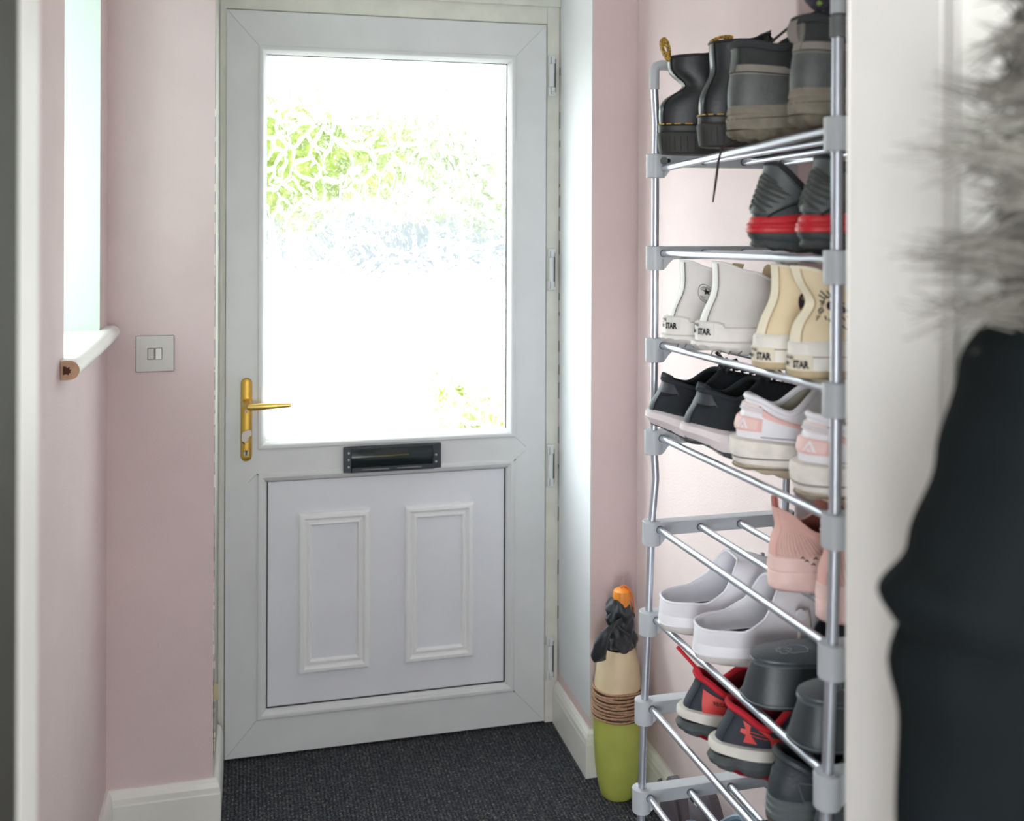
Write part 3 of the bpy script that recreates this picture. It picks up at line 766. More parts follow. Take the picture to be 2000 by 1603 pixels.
def shoe_root(name, x, y, shelf, rz, label, cat, group, tilt=0, dz=0):
    z = shelf_z(shelf, y)+.0005+dz if isinstance(shelf, int) else shelf
    return empty(name, (x, y, z), label=label, cat=cat, group=group, rot=(0, -tilt, rz))

blk_leather = mat('black_leather', (30, 32, 35), .46, bump=.2, bscale=150, var=.12, vscale=25)
blk_rub = mat('black_rubber', (44, 44, 42), .65, bump=.2, bscale=120)
blk_in = mat('black_lining', (22, 22, 24), .9)
ylw = mat('yellow_stitch', (206, 164, 60), .7)

# --- lace-up leather boots with yellow welt stitching (top shelf, nearest the door)
def doc(x, y, rz, label, slump, flop):
    s = Shoe(L=.262, wh=.034, wb=.047, xc0=.014 if slump else .016, xc1=.112, wc=.033, zh=.166, zm=.168, zf=.182, zb=.050, b=.006, h1=.42, h2=.38, pinch=.0, th=.05, va=.012, vd=.075, dent=.034 if slump else .010, tc=.56, tw=.17 if slump else .25)
    r = shoe_root('boot', x, y, 1, rz, label, 'boot', 'black lace-up boots on the top shelf')
    s.upper(blk_leather, r); s.lining(blk_in, r)
    osl = s.sole(blk_rub, r, 0, .037, [(0, -.003), (.08, .0015), (.5, .004), (.9, .0055), (1, .0045)], 'outsole', rock=(0, .012), wave=lambda u, t: (.012 if .36 < t < .52 else 0))
    s.sole(mat('black_welt', (34, 35, 37), .5), r, .037, .0500, [(0, .002), (.2, .0035), (.8, .0035), (.95, .006), (1, .0055)], 'welt')
    mb = MB()
    for k in range(15):
        u = -.07+k*.032; mb.tube([s.so(u, .0508, .0038), s.so(u+.011, .0508, .0038), s.so(u+.020, .0508, .0038)], .0012, 5)
    mb.build('welt_stitching', ylw, r)
    mb = MB()
    for k in range(18):
        u = .035+k*.019; mb.tube([s.so(u, .006, .0035), s.so(u, .030, .0057)], .0007, 4)
    mb.build('sole_groove', gap, osl)
    # back strip and seams
    s.patch([(-.03, 0), (.032, 0), (.035, 1), (-.03, 1)], mat('black_leather_polished', (42, 46, 50), .34, coat=.15), r, 'heel_strip', .0016, 12, 18)
    s.line([(.036, 0), (.036, .5), (.040, 1)], .0009, blk_in, r)
    s.line([(.30, .0), (.28, .35), (.30, .62), (.34, 1)], .0012, blk_in, r)
    s.collar(mat('black_binding', (26, 27, 30), .6), r, .0024)
    s.tongue(blk_leather, r, .024, .004, .0, th=.005)
    # pull loop
    p = s.top(0); mb = MB(); path = []
    cx, cz, rx, rz_, ang = (p.x+.016, p.z+.005, .019, .0062, .25) if flop else (p.x-.007, p.z+.013, .0095, .021, .22)
    rows = []
    for k in range(28):
        a = 2*pi*k/28; ca, sa = math.cos(a), math.sin(a)
        def pt_(f_, yy):
            X, Z_ = rx*f_*ca*(1 if flop else (.62+.38*(sa*.5+.5))), rz_*f_*sa
            return (cx+X*math.cos(ang)-Z_*math.sin(ang), yy-.004+.002*sa, cz+X*math.sin(ang)+Z_*math.cos(ang))
        rows.append([pt_(1, -.0045), pt_(1, .0045), pt_(.34, .0045), pt_(.34, -.0045)])
    MB().grid(rows, cu=True, cv=True).build('pull_loop', mat('yellow_loop', (200, 152, 46), .7, col2=(34, 30, 24), vscale=330), r)
    s.laces(blk_in, r, 6, t0=.35, t1=.95, du=.05, r=.0018)
    return r
doc(.742, -1.205, -.12, 'black leather boot with upright yellow pull loop, nearest the door on the top tier', True, False)
doc(.752, -1.345, -.06, 'black leather boot with folded-over yellow pull loop, second boot from the door', False, True)

# --- grey walking boots (top shelf, nearer the camera)
gs = mat('grey_suede', (47, 48, 48), .85, bump=.35, bscale=300, var=.15, vscale=40)
gh = mat('grey_heel_leather', (74, 77, 76), .5, bump=.2, bscale=200, var=.12, vscale=50)
gt = mat('taupe_trim', (126, 120, 112), .8, bump=.2, bscale=300, var=.08, vscale=30)
gsole = mat('grey_brown_sole', (122, 116, 103), .85, bump=.5, bscale=120, var=.14, vscale=50)
def hiker(x, y, rz, label, tab):
    s = Shoe(L=.262, wh=.037, wb=.050, xc0=.008, xc1=.125, wc=.037, zh=.148, zm=.138, zf=.162, zb=.048, b=.005, h1=.45, h2=.25, pinch=.009, th=.055, va=.04, vd=.05)
    r = shoe_root('walking_boot', x, y, 1, rz, label, 'boot', 'grey walking boots on the top shelf', tilt=.05 if not tab else .03, dz=-.009 if not tab else -.006)
    s.upper(gs, r); s.lining(blk_in, r)
    s.sole(gsole, r, .018, .060, [(0, .0045), (.4, .0055), (.55, .003), (.62, .0045), (1, .0015)], 'midsole', rock=(.006, .02))
    s.sole(mat('dirty_tread', (104, 98, 84), .95, bump=.8, bscale=90, var=.25, vscale=60), r, 0, .022, [(0, -.002), (.3, .003), (.6, .0055), (1, .006)], 'tread', rock=(.010, .022), wave=lambda u, t: .0035*(math.sin(u*150) > .3))
    s.line([(k/40, .038) for k in range(41)], .0007, mat('sole_line', (80, 74, 64), .9), r, 'sole_seam', .0052, 1, f=lambda u, z, o: s.so(u, z, o))
    q = lambda u0, u1, t0, t1, m, n, o=.0016: s.patch([(u0, t0), (u1, t0), (u1, t1), (u0, t1)], m, r, n, o, 24, 8)
    q(-.2, .215, .04, .50, gh, 'heel_counter')
    s.patch([(-.2, .50), (.25, .44), (.21, .60), (-.2, .63)], gt, r, 'ankle_band', .0022, 24, 6)
    s.patch([(-.02, .5), (.026, .5), (.04, .97), (-.015, .97)], gt if tab else gh, r, 'heel_tab', .0035, 6, 12)
    if tab:
        p = s.S(0, .80, .006); rows = []
        for i in range(9):
            a = pi*i/8; rows.append([(p.x+.006-.012*math.sin(a), p.y+.012*math.cos(b_)*math.sin(a)**.6, p.z+.018*-math.cos(a)) for b_ in [2*pi*j/16 for j in range(16)]])
        MB().grid(rows, cu=True).build('pull_tab', gt, r)
    s.line([(-.2, .5), (-.1, .505), (0, .50), (.1, .49), (.215, .46), (.24, .3), (.24, .05)], .0009, blk_in, r, off=.0022)
    s.collar(mat('dark_padding', (48, 50, 52), .9), r, .0062)
    s.tongue(mat('dark_padding', (48, 50, 52), .9), r, .032, .010, -.004, th=.01)
    s.laces(mat('dark_lace', (44, 34, 36), .8), r, 6, t0=.4, t1=.95, du=.06, r=.0022)
    for k in range(4):
        p = s.S(.36, .45+k*.13, .003); MB().tube([p, p+Vector((0, -.004, 0))], .0045, 10).build('eyelet', grey_dk, r)
    return r
h1 = hiker(.742, -1.475, -.05, 'grey walking boot with pale vertical heel tab, next to the black boots', False)
h2 = hiker(.748, -1.642, .02, 'grey walking boot half hidden behind the near post of the shoe rack', True)
lace = mat('brown_lace', (50, 32, 34), .8)
MB().tube([(.075, .03, .150), (.082, .005, .160), (.080, -.055, .170), (.077, -.125, .172), (.08, -.15, .165)], .0020, 8).build('loose_lace', lace, h1)
MB().tube([(.012, .012, .010), (-.010, .016, -.002), (-.014, .020, -.020), (-.016, .028, -.048), (-.018, .038, -.080)], [.0016, .0018, .0019, .0019, .0012], 8).build('hanging_lace', lace, h1)
# speckled bundle on top of the near boot
t = empty('knitted_hat', (.815, -1.665, shelf_z(1, -1.66)+.142), label='dark knitted hat with lime green flecks resting on the near walking boot', cat='hat')
rows = []
for i in range(15):
    a = -pi/2+pi*i/14
    rows.append([((.062*math.cos(a))*math.cos(b_)*(1+.06*math.sin(3*b_)), (.055*math.cos(a))*math.sin(b_), .045+.045*math.sin(a)+.004*math.sin(4*b_)) for b_ in [2*pi*j/28 for j in range(28)]])
MB().grid(rows, cu=True).build('knit_body', mat('dark_knit', (54, 50, 62), .9, bump=.8, bscale=160, var=.4, vscale=120), t)
mb = MB(); rr = random.Random(4)
for k in range(26):
    a = rr.uniform(0, 2*pi); e = rr.uniform(-1.1, 1.2); p = Vector((.061*math.cos(e)*math.cos(a), .055*math.cos(e)*math.sin(a), .045+.0445*math.sin(e)))
    mb.tube([p-Vector((0, .003, .002)), p, p+Vector((.002, .003, .003))], [.001, .0042, .001], 6)
mb.build('green_fleck', mat('lime_yarn', (120, 150, 60), .9), t)

# --- black and red trainers (second shelf)
bk = mat('black_mesh', (24, 26, 30), .8, bump=.3, bscale=500)
ribg = mat('grey_rubber_counter', (72, 76, 78), .5, var=.05, vscale=30)
redm = mat('red_rubber', (190, 36, 46), .38, var=.06, vscale=20)
dksole = mat('charcoal_sole', (54, 58, 60), .6, bump=.2, bscale=80)
def redtrainer(x, y, rz, label):
    s = Shoe(L=.268, wh=.036, wb=.05, xc0=.022, xc1=.125, wc=.031, zh=.124, zm=.085, zf=.108, zb=.046, b=.000, h1=.35, h2=.30, pinch=.0, th=.045, va=.06, vd=.02, p=.7)
    r = shoe_root('trainer', x, y, 2, rz, label, 'trainer', 'black trainers with red bands')
    s.upper(mat('charcoal_upper', (52, 56, 60), .6, bump=.2, bscale=300), r); s.lining(blk_in, r); s.collar(bk, r, .004)
    s.sole(dksole, r, 0, .030, [(0, -.004), (.15, .003), (.45, .001), (.7, .0055), (1, .006)], 'outsole', rock=(.009, .022), wave=lambda u, t: .0015*math.sin(u*120))
    s.sole(redm, r, .027, .050, [(0, .004), (.12, .0085), (.32, .0078), (.36, .0066), (.5, .0078), (.62, .006), (.66, .0048), (.85, .004), (1, .001)], 'red_band', rock=(0, .01), zt=[(0, 0), (.35, .006), (.6, .010), (1, 0)])
    # tear-shaped ribbed counter
    s.patch([(-.075, .10), (.075, .10), (.20, .62), (-.20, .62)], ribg, r, 'heel_counter', .0035, 16, 10)
    s.patch([(-.20, .62), (.20, .62), (.07, 1.0), (-.07, 1.0)], ribg, r, 'heel_counter_top', .0033, 16, 8)
    for k in range(7):
        t = .18+k*.085; w_ = .065+.017*k if k < 5 else .13-.02*(k-4)
        mb = MB()
        P = [s.S(-w_+2*w_*i/12, t-.0+.09*(1-abs(i/6-1))-.06*abs(i/6-1), .0040) for i in range(13)]
        mb.tube(P, [.0006]+[.0021]*11+[.0006], 8); mb.build('rib', mat('rib_grey', (60, 62, 60), .55), r)
    s.line([(.07, .05), (.14, .3), (.21, .6), (.24, .7)], .0012, blk_in, r, off=.003)
    s.tongue(bk, r, .028, .02, -.01, th=.01)
    s.patch([(.40, .86), (.46, .86), (.46, .98), (.41, .98)], redm, r, 'red_tongue_tab', .008, 6, 4)
    p = s.top(.44); MB().tube([(p.x-.02, -.012, p.z+.004), (p.x-.002, -.016, p.z+.012), (p.x+.02, -.014, p.z+.010)], [.002, .007, .003], 8).build('red_loop', redm, r)
    s.laces(blk_in, r, 5)
    return r
redtrainer(.738, -1.548, -.02, 'black trainer with ribbed grey heel and red band, left one of its pair')
redtrainer(.744, -1.672, .03, 'black trainer with ribbed grey heel and red band, right behind the rack post')

# --- canvas high-tops (third shelf)
star = []
for k in range(10):
    a = pi/2+k*pi/5; q = .5 if k % 2 == 0 else .2; star.append((q*math.cos(a), q*math.sin(a)))
starp = [[(0, 0), star[k], star[(k+1) % 10]] for k in range(10)]
ink = mat('black_ink', (28, 26, 30), .7)
def hightop(x, y, rz, cream, label, deco):
    cv = mat('cream_canvas', (232, 214, 180), .9, bump=.35, bscale=600, var=.03, vscale=20) if cream else mat('white_leather_canvas', (222, 218, 216), .7, bump=.1, bscale=300, var=.03, vscale=20)
    rub = mat('cream_rubber' if cream else 'white_rubber', (232, 228, 220) if cream else (230, 226, 222), .5, var=.05, vscale=30)
    strip = mat('cream_heel_strip', (240, 230, 206), .75) if cream else mat('white_heel_strip', (236, 234, 232), .5)
    zb = .026 if cream else .020
    s = Shoe(L=.255, wh=.034, wb=.046, xc0=.024 if not (cream and deco == 'eye') else .0, xc1=.118, wc=.032, zh=.146, zm=.132, zf=.130 if cream else .118, zb=zb, b=.003, h1=.35, h2=.38, pinch=.006, dent=.005 if not (cream and deco == 'eye') else .022, tc=.62, tw=.2, th=.05, va=.02, vd=.055)
    r = shoe_root('high_top_shoe', x, y, 3, rz, label, 'shoe', 'cream high-tops' if cream else 'white high-tops')
    s.upper(cv, r); s.lining(mat('beige_lining', (196, 176, 146), .9) if not cream else mat('tan_lining', (206, 178, 140), .9), r, m2=mat('pale_insole', (200, 190, 175), .9))
    # foxing band and sole
    zt = .050 if cream else .046
    s.sole(rub, r, .008 if cream else .022, zt, [(0, .0055), (.5, .005), (.9, .0045), (1, .001)], 'rubber_foxing', rock=(0, .012), cap=True)
    if cream:
        s.sole(mat('dirty_sole_edge', (190, 172, 138), .8, var=.12, vscale=60), r, 0, .012, [(0, .002), (.3, .0055), (1, .006)], 'outsole', rock=(.002, .018))
        MB().tube([s.so(k/60, .030, .0056) for k in range(60)], .0006, 4, closed=True).build('pinstripe', mat('brown_pinstripe', (150, 120, 96), .7), r)
    else:
        s.sole(rub, r, 0, .024, [(0, -.003), (.15, .006), (.55, .0115), (.85, .0105), (1, .006)], 'lugged_sole', rock=(.008, .016), wave=lambda u, t: .0035*(math.sin(u*140) > .25))
        mb = MB()
        for k in range(16):
            u = .08+k*.024; mb.tube([s.so(u, .004, .008), s.so(u+.008, .0095, .0115)], .0012, 5)
        mb.build('lug_notch', mat('lug_shadow', (120, 110, 104), .9), r)
        s.patch([(.06, .0), (.30, .0), (.30, .22), (.075, .24)], cv, r, 'side_band', .0012, 14, 6)
    s.patch([(-.035, .0), (.038, .0), (.04, 1), (-.035, 1)], strip, r, 'heel_strip', .0018, 8, 20)
    s.line([(.042, .1), (.042, .5), (.044, 1)], .0007, mat('grey_stitch', (110, 106, 104), .8) if not cream else mat('tan_stitch', (176, 150, 112), .8), r, off=.0014)
    s.line([(-.044, .1), (-.042, .5), (-.040, 1)], .0007, mat('grey_stitch', (110, 106, 104), .8) if not cream else mat('tan_stitch', (176, 150, 112), .8), r, off=.0014)
    s.collar(strip, r, .0022)
    # heel licence plate
    zp = (.012, .032) if cream else (.030, .052)
    f = (lambda u, z, o: s.so(u, z, .0052+o)) if cream else (lambda u, z, o: s.so(u, z, .0036+o*1.3))
    if not cream: s.sole(rub, r, .028, .054, [(0, .0045), (.9, .0042), (1, .0015)], 'heel_wrap', cap=True, zt=[(0, 0), (.10, 0), (.16, -.018), (1, -.026)])
    plate = s.patch([(-.085, zp[0]), (.085, zp[0]), (.085, zp[1]), (-.085, zp[1])], mat('heel_plate_rubber', (226, 216, 196), .6) if cream else rub, r, 'heel_plate', .0012 if cream else .0016, 12, 4, f=f)
    zm_ = (zp[0]+zp[1])/2; e = .0019 if cream else .0024
    s.text('CONVERSE', .0, zp[1]-.0042, .0056, ink, plate, off=e, f=f, asp=1.15, bold=.03)
    s.text('ALL', -.048, zp[0]+.0078, .0132, ink, plate, off=e, f=f, asp=.62, bold=.05)
    s.poly(starp, -.006, zp[0]+.0078, .0098, ink, plate, 'star_mark', off=e, f=f)
    s.text('STAR', .046, zp[0]+.0078, .0132, ink, plate, off=e, f=f, asp=.62, bold=.05)
    # ankle decoration on the camera side
    if deco in ('badge', 'dark_badge'):
        u0, t0, R_ = (.175, .62, .0155) if deco == 'badge' else (.185, .60, .0165)
        disc = [[(R_*math.cos(2*pi*k/36), R_*math.sin(2*pi*k/36)) for k in range(36)]]
        ring = [[(R_*.99*math.cos(2*pi*k/36), R_*.99*math.sin(2*pi*k/36)), (R_*.99*math.cos(2*pi*(k+1)/36), R_*.99*math.sin(2*pi*(k+1)/36)), (R_*1.05*math.cos(2*pi*(k+1)/36), R_*1.05*math.sin(2*pi*(k+1)/36)), (R_*1.05*math.cos(2*pi*k/36), R_*1.05*math.sin(2*pi*k/36))] for k in range(36)]
        fg = ink if deco == 'badge' else mat('badge_gold', (196, 170, 90), .6)
        bd = s.poly(disc, u0, t0, 1, cv if deco == 'badge' else mat('badge_navy', (32, 26, 44), .6), r, 'ankle_badge', off=.0008)
        s.poly(ring, u0, t0, 1, ink if deco == 'badge' else mat('badge_red', (120, 40, 46), .6), bd, 'badge_ring', off=.0010)
        s.text('CONVERSE', u0, t0, .0050, fg, bd, off=.0012, arc=(R_*.70, pi/2, 1), bold=.02)
        s.text('CHUCK TAYLOR', u0, t0, .0042, fg, bd, off=.0012, arc=(R_*.82, -pi/2, -1), bold=.02)
        s.poly(starp, u0, t0+.03, .015, fg if deco == 'badge' else mat('badge_pink', (206, 120, 120), .6), bd, 'badge_star', off=.0012)
        s.text('ALL     STAR', u0, t0-.05, .0042, fg, bd, off=.0013)
    if deco == 'eye':
        u0, t0 = .150, .60
        def arc_(a0, a1, rx, ry, cx=0, cy=0, n=14): return [(cx+rx*math.cos(a0+(a1-a0)*k/n), cy+ry*math.sin(a0+(a1-a0)*k/n)) for k in range(n+1)]
        e = 2e-3; lu = (s.S(u0+e, t0)-s.S(u0-e, t0)).length/(2*e); lt = (s.S(u0, t0+e)-s.S(u0, t0-e)).length/(2*e)
        def emb(pts, rad, m, nm): MB().tube([s.S(u0+x*.8/lu, t0+y*.8/lt, .0009) for x, y in pts], rad, 5).build(nm, m, r)
        dk = mat('navy_thread', (34, 24, 44), .8)
        eye = arc_(pi, 0, .017, .011)+arc_(0, -pi, .017, .008)
        s.poly([eye], u0, t0, .8, dk, r, 'eye_embroidery', off=.0010)
        s.poly([arc_(0, 2*pi, .006, .0065)], u0, t0, .8, mat('purple_thread', (74, 64, 120), .8), r, 'iris_embroidery', off=.0014)
        s.poly([arc_(0, 2*pi, .0022, .0022, -.001, .001)], u0, t0, 1, mat('pale_thread', (200, 200, 230), .8), r, 'glint_embroidery', off=.0018)
        emb(arc_(pi*.97, pi*.2, .022, .017, 0, .001), .0007, dk, 'eyelid_embroidery')
        for k in range(5):
            a = pi*(.92-.15*k); emb([(.020*math.cos(a), .013*math.sin(a)+.003), (.030*math.cos(a+.15), .024*math.sin(a+.1)+.004)], .0010, dk, 'eyelash_embroidery')
        for k in range(8):
            x = -.016+.0055*k; emb([(x, -.016-.004*math.sin(k)), (x+.003, -.022-.004*math.sin(k))], .0009, dk, 'dash_embroidery')
            if k % 2: emb([(x+.004, -.028), (x+.008, -.036)], .0009, dk, 'dash_embroidery')
        dx, dy = -.026, -.008
        for q in (.0052, .0028): emb([(dx-q, dy), (dx, dy+q*1.3), (dx+q, dy), (dx, dy-q*1.3), (dx-q, dy)], .0006, dk, 'diamond_embroidery')
        for k, q in ((1, .0032), (2, .0018), (3, .0009)):
            for sg in (1, -1): emb([(dx-q, dy+sg*(.0055+k*.0028)), (dx, dy+sg*(.0078+k*.0028)), (dx+q, dy+sg*(.0055+k*.0028))], .0006, dk, 'chevron_embroidery')
    # eyelets, tongue, laces
    for k in range(4):
        p = s.S(.405, .95-k*.15, .0012); n = (s.S(.405, .95-k*.15, .003)-p).normalized()
        MB().tube([p, p+n*.0014], .0030, 12).build('eyelet', grey_pl if not cream else strip, r)
    tg = s.tongue(mat('tan_tongue', (190, 166, 132), .9) if not cream else mat('maroon_tongue', (118, 44, 50), .8), r, .026, .022, -.012, th=.003)
    s.laces(strip, r, 6, t0=.35, t1=.93, du=.07, r=.0022)
    return r
hightop(.742, -1.238, -.08, False, 'white high-top shoe with round ankle badge, nearest the door on the third tier', 'badge')
hightop(.748, -1.352, -.04, False, 'white high-top shoe with plain side, second from the door', None)
hightop(.752, -1.536, -.02, True, 'cream canvas high-top shoe with dark round badge', 'dark_badge')
hightop(.752, -1.634, .03, True, 'cream canvas high-top shoe with embroidered eye, beside the near rack post', 'eye')

# --- black running shoes with white midsoles, white and pink chunky trainers (fourth shelf)
def runner(x, y, rz, label):
    s = Shoe(L=.268, wh=.036, wb=.049, xc0=.022, xc1=.122, wc=.032, zh=.108, zm=.096, zf=.122, zb=.044, b=.009, h1=.45, h2=.4, pinch=.0, th=.05, va=.07, vd=.012, p=.68)
    r = shoe_root('running_shoe', x, y, 4, rz, label, 'shoe', 'black running shoes with white soles')
    um_ = mat('black_knit', (32, 36, 42), .85, bump=.35, bscale=700, var=.1, vscale=60)
    s.upper(um_, r); s.lining(blk_in, r, m2=mat('grey_insole', (110, 112, 112), .8)); s.collar(um_, r, .0045)
    ws = mat('pale_foam', (226, 216, 218), .6, var=.03, vscale=25)
    s.sole(ws, r, .004, .048, [(0, -.002), (.25, .003), (.55, .0095), (.85, .008), (1, .001)], 'midsole', rock=(.026, .025), zt=[(0, .010), (.25, -.002), (.5, -.006), (1, 0)])
    s.sole(mat('dark_outsole', (70, 74, 76), .7), r, 0, .006, [(0, -.006), (.4, .0), (1, .0015)], 'outsole', rock=(.0300, .027), zt=[(0, .0270), (.10, .019), (.30, .0005), (.7, 0), (1, .024)])
    cp = mat('charcoal_counter', (48, 50, 58), .55)
    s.patch([(-.14, .66), (.14, .66), (.10, 1.02), (-.10, 1.02)], cp, r, 'heel_cap', .0022, 14, 8)
    s.patch([(-.02, .05), (.035, .05), (.03, .66), (-.02, .66)], cp, r, 'heel_strip', .0016, 6, 8)
    p = s.top(0); MB().tube([(p.x+.010, 0, p.z-.004), (p.x-.001, 0, p.z+.006), (p.x-.002, 0, p.z+.011)], [.010, .006, .0015], 12).build('heel_peak', cp, r)
    s.line([(.13, .68), (.09, .60), (.05, .58)], .0010, blk_in, r, off=.0026)
    s.tongue(um_, r, .027, .012, -.022, th=.008)
    bl = mat('black_lace_cord', (26, 24, 32), .8)
    s.laces(bl, r, 6, du=.05, r=.0026)
    q = s.S(.5, .95, .006)
    MB().tube([q, q+Vector((.0, -.010, .010)), q+Vector((.005, -.030, .016)), q+Vector((.012, -.036, .006)), q+Vector((.004, -.010, .004)), q+Vector((.004, .012, .012)), q+Vector((.010, .030, .010)), q], .0024, 6).build('lace_bow', bl, r)
    MB().tube([q, q+Vector((-.006, .004, .012)), q+Vector((-.016, .010, .024))], .0032, 6).build('lace_end', bl, r)
    return r
runner(.722, -1.216, -.10, 'black running shoe with white sole, the one nearest the door')
runner(.728, -1.348, -.06, 'black running shoe with white sole, beside the white and pink trainers')
wleath = mat('white_leather', (232, 230, 236), .5, var=.03, vscale=30, bump=.1, bscale=250)
pinkm = mat('pink_leather', (232, 186, 180), .55, var=.05, vscale=25)
dsole = mat('worn_white_sole', (226, 220, 212), .6, var=.10, vscale=40, bump=.2, bscale=60)
def chunky(x, y, rz, label):
    s = Shoe(L=.272, wh=.038, wb=.051, xc0=.014, xc1=.115, wc=.034, zh=.116, zm=.096, zf=.128, zb=.050, b=.009, h1=.5, h2=.35, pinch=-.004, th=.05, va=.06, vd=.015, p=.64)
    r = shoe_root('chunky_trainer', x, y, 4, rz, label, 'trainer', 'white and pink chunky trainers')
    s.upper(wleath, r); s.lining(mat('cream_mesh_lining', (190, 186, 168), .9), r, m2=mat('cream_insole', (206, 200, 186), .9)); s.collar(wleath, r, .0050)
    s.sole(dsole, r, .030, .058, [(0, .006), (.08, .0115), (.6, .0125), (.92, .0115), (1, .006)], 'upper_midsole', rock=(0, .012), zt=[(0, 0), (.4, -.008), (1, -.006)])
    s.sole(dsole, r, .014, .033, [(0, .001), (.3, .007), (.85, .0085), (1, .006)], 'lower_midsole', rock=(.004, .018))
    s.sole(mat('tan_edge_sole', (200, 184, 160), .7, var=.12, vscale=60), r, 0, .018, [(0, -.004), (.3, .003), (.8, .006), (1, .003)], 'outsole', rock=(.010, .024), wave=lambda u, t: .003*(math.sin(u*110) > .4))
    MB().tube([s.so(k/60, .0308, .0092) for k in range(-26, 27)], .0013, 5).build('sole_seam', mat('dirt_line', (120, 110, 104), .9), r)
    MB().tube([s.so(k/60, .0158, .0066) for k in range(-26, 27)], .0012, 5).build('sole_seam', mat('dirt_line', (120, 110, 104), .9), r)
    s.patch([(-.075, .22), (.105, .22), (.115, .52), (-.07, .52)], pinkm, r, 'heel_patch', .0024, 12, 6)
    hp_ = s.patch([(-.06, .26), (.092, .26), (.10, .48), (-.055, .48)], mat('pink_patch_inner', (236, 200, 194), .5), r, 'heel_patch_inner', .0032, 12, 6)
    s.poly([[(-.5, -.42), (-.30, -.42), (.0, .18), (0, .5)], [(0, .5), (0, .18), (.30, -.42), (.5, -.42)], [(-.16, -.42), (.16, -.42), (0, -.12)]], .045, .37, .015, wleath, hp_, 'triangle_logo', off=.0046)
    s.patch([(-.13, .66), (.13, .66), (.12, .86), (-.12, .86)], mat('pale_pink_mesh', (238, 210, 204), .7, bump=.4, bscale=400), r, 'heel_overlay', .0016, 14, 5)
    for k in range(3): s.line([(-.12, .68+k*.06), (.12, .68+k*.06)], .0012, wleath, r, 'heel_rib', .0026)
    s.patch([(.115, .58), (.36, .12), (.40, .22), (.12, .80)], pinkm, r, 'pink_swoosh', .0022, 20, 5)
    s.line([(.105, .84), (.2, .58), (.30, .40), (.42, .36)], .0009, mat('dirt_line', (120, 110, 104), .9), r, off=.0014)
    s.line([(.10, .12), (.2, .10), (.32, .06)], .0009, mat('grey_line', (170, 168, 176), .8), r, off=.0014)
    s.tongue(mat('cream_tongue', (206, 202, 186), .8, bump=.3, bscale=300), r, .03, .016, -.024, th=.012)
    s.laces(wleath, r, 5, du=.05, r=.003)
    return r
chunky(.752, -1.478, -.16, 'white and pale pink chunky trainer with thick worn sole, fully in view')
chunky(.752, -1.655, -.03, 'white and pale pink chunky trainer half hidden behind the near rack post')

# --- pink ribbed sock boots (fifth shelf)
def sock(x, y, rz, label):
    s = Shoe(L=.245, wh=.032, wb=.044, xc0=.004, xc1=.112, wc=.032, zh=.118, zm=.086, zf=.112, zb=.044, b=.004, h1=.4, h2=.35, pinch=.004, dent=.006, th=.045, va=.05, vd=.03)
    r = shoe_root('ankle_boot', x, y, 5, rz, label, 'boot', 'pink knitted ankle boots')
    kn = mat('pink_rib_knit', (208, 174, 168), .9, bump=.5, bscale=500, var=.08, vscale=60)
    s.upper(kn, r); s.lining(mat('rust_lining', (150, 92, 84), .9), r); s.collar(mat('pink_binding', (222, 176, 166), .8), r, .0018)
    so_ = mat('pink_rubber', (238, 204, 198), .5, var=.07, vscale=30)
    s.sole(so_, r, 0, .030, [(0, .000), (.15, .004), (.9, .0045), (1, .0035)], 'outsole', rock=(.002, .012))
    s.sole(so_, r, .030, .052, [(0, .0035), (.1, .005), (.9, .0035), (1, .001)], 'rubber_foxing', zt=[(0, 0), (.5, .004), (1, -.004)])
    mb = MB()
    for k in range(34):
        u = .045+k*.0118; P = [s.S(u-.035*(i/10)*(1-u), .12+.86*i/10, .0005) for i in range(11)]; mb.tube(P, .00085, 4)
    mb.build('knit_ribs', mat('pale_pink_yarn', (236, 196, 186), .9), r)
    s.patch([(-.035, .0), (.035, .0), (.03, 1), (-.03, 1)], mat('pink_heel_tape', (226, 180, 170), .8), r, 'heel_strip', .0018, 6, 14)
    p = s.top(0); rows = [[(p.x+dx, yy, p.z+dz) for yy in (-.004, .004)] for dx, dz in ((.001, -.006), (-.003, .006), (-.004, .014), (0, .019), (.004, .012), (.004, 0))]
    o = MB().grid(rows).build('pull_loop', mat('rose_loop', (190, 118, 112), .8), r); md = o.modifiers.new('s', 'SOLIDIFY'); md.thickness = .002
    # rounded front flap
    rows = []
    for i in range(9):
        t = i/8; rows.append([(s.xc1-.004-.010*math.sin(t*pi*.6)-.35*abs(.034*math.sqrt(max(0, 1-t**3))*q), .036*math.sqrt(max(0.0, 1-t**3))*q, s.zf-.03+.062*t) for q in [-1+2*j/12 for j in range(13)]])
    o = MB().grid(rows).build('front_flap', mat('rust_flap', (168, 108, 96), .9), r); md = o.modifiers.new('s', 'SOLIDIFY'); md.thickness = .003
    mb = MB()
    for (u, z) in ((.13, .047), (.145, .042), (.12, .051), (.15, .050)): mb.tube([s.so(u, z, .005), s.so(u+.006, z+.002, .0052), s.so(u+.011, z-.001, .005)], [.0004, .0013, .0004], 5)
    mb.build('scuff_mark', mat('dark_scuff', (90, 66, 60), .9), r)
    return r
sock(.790, -1.508, -.02, 'pink ribbed-knit ankle boot with pull loop, left one of its pair')
sock(.790, -1.640, .02, 'pink ribbed-knit ankle boot half hidden behind the near rack post')

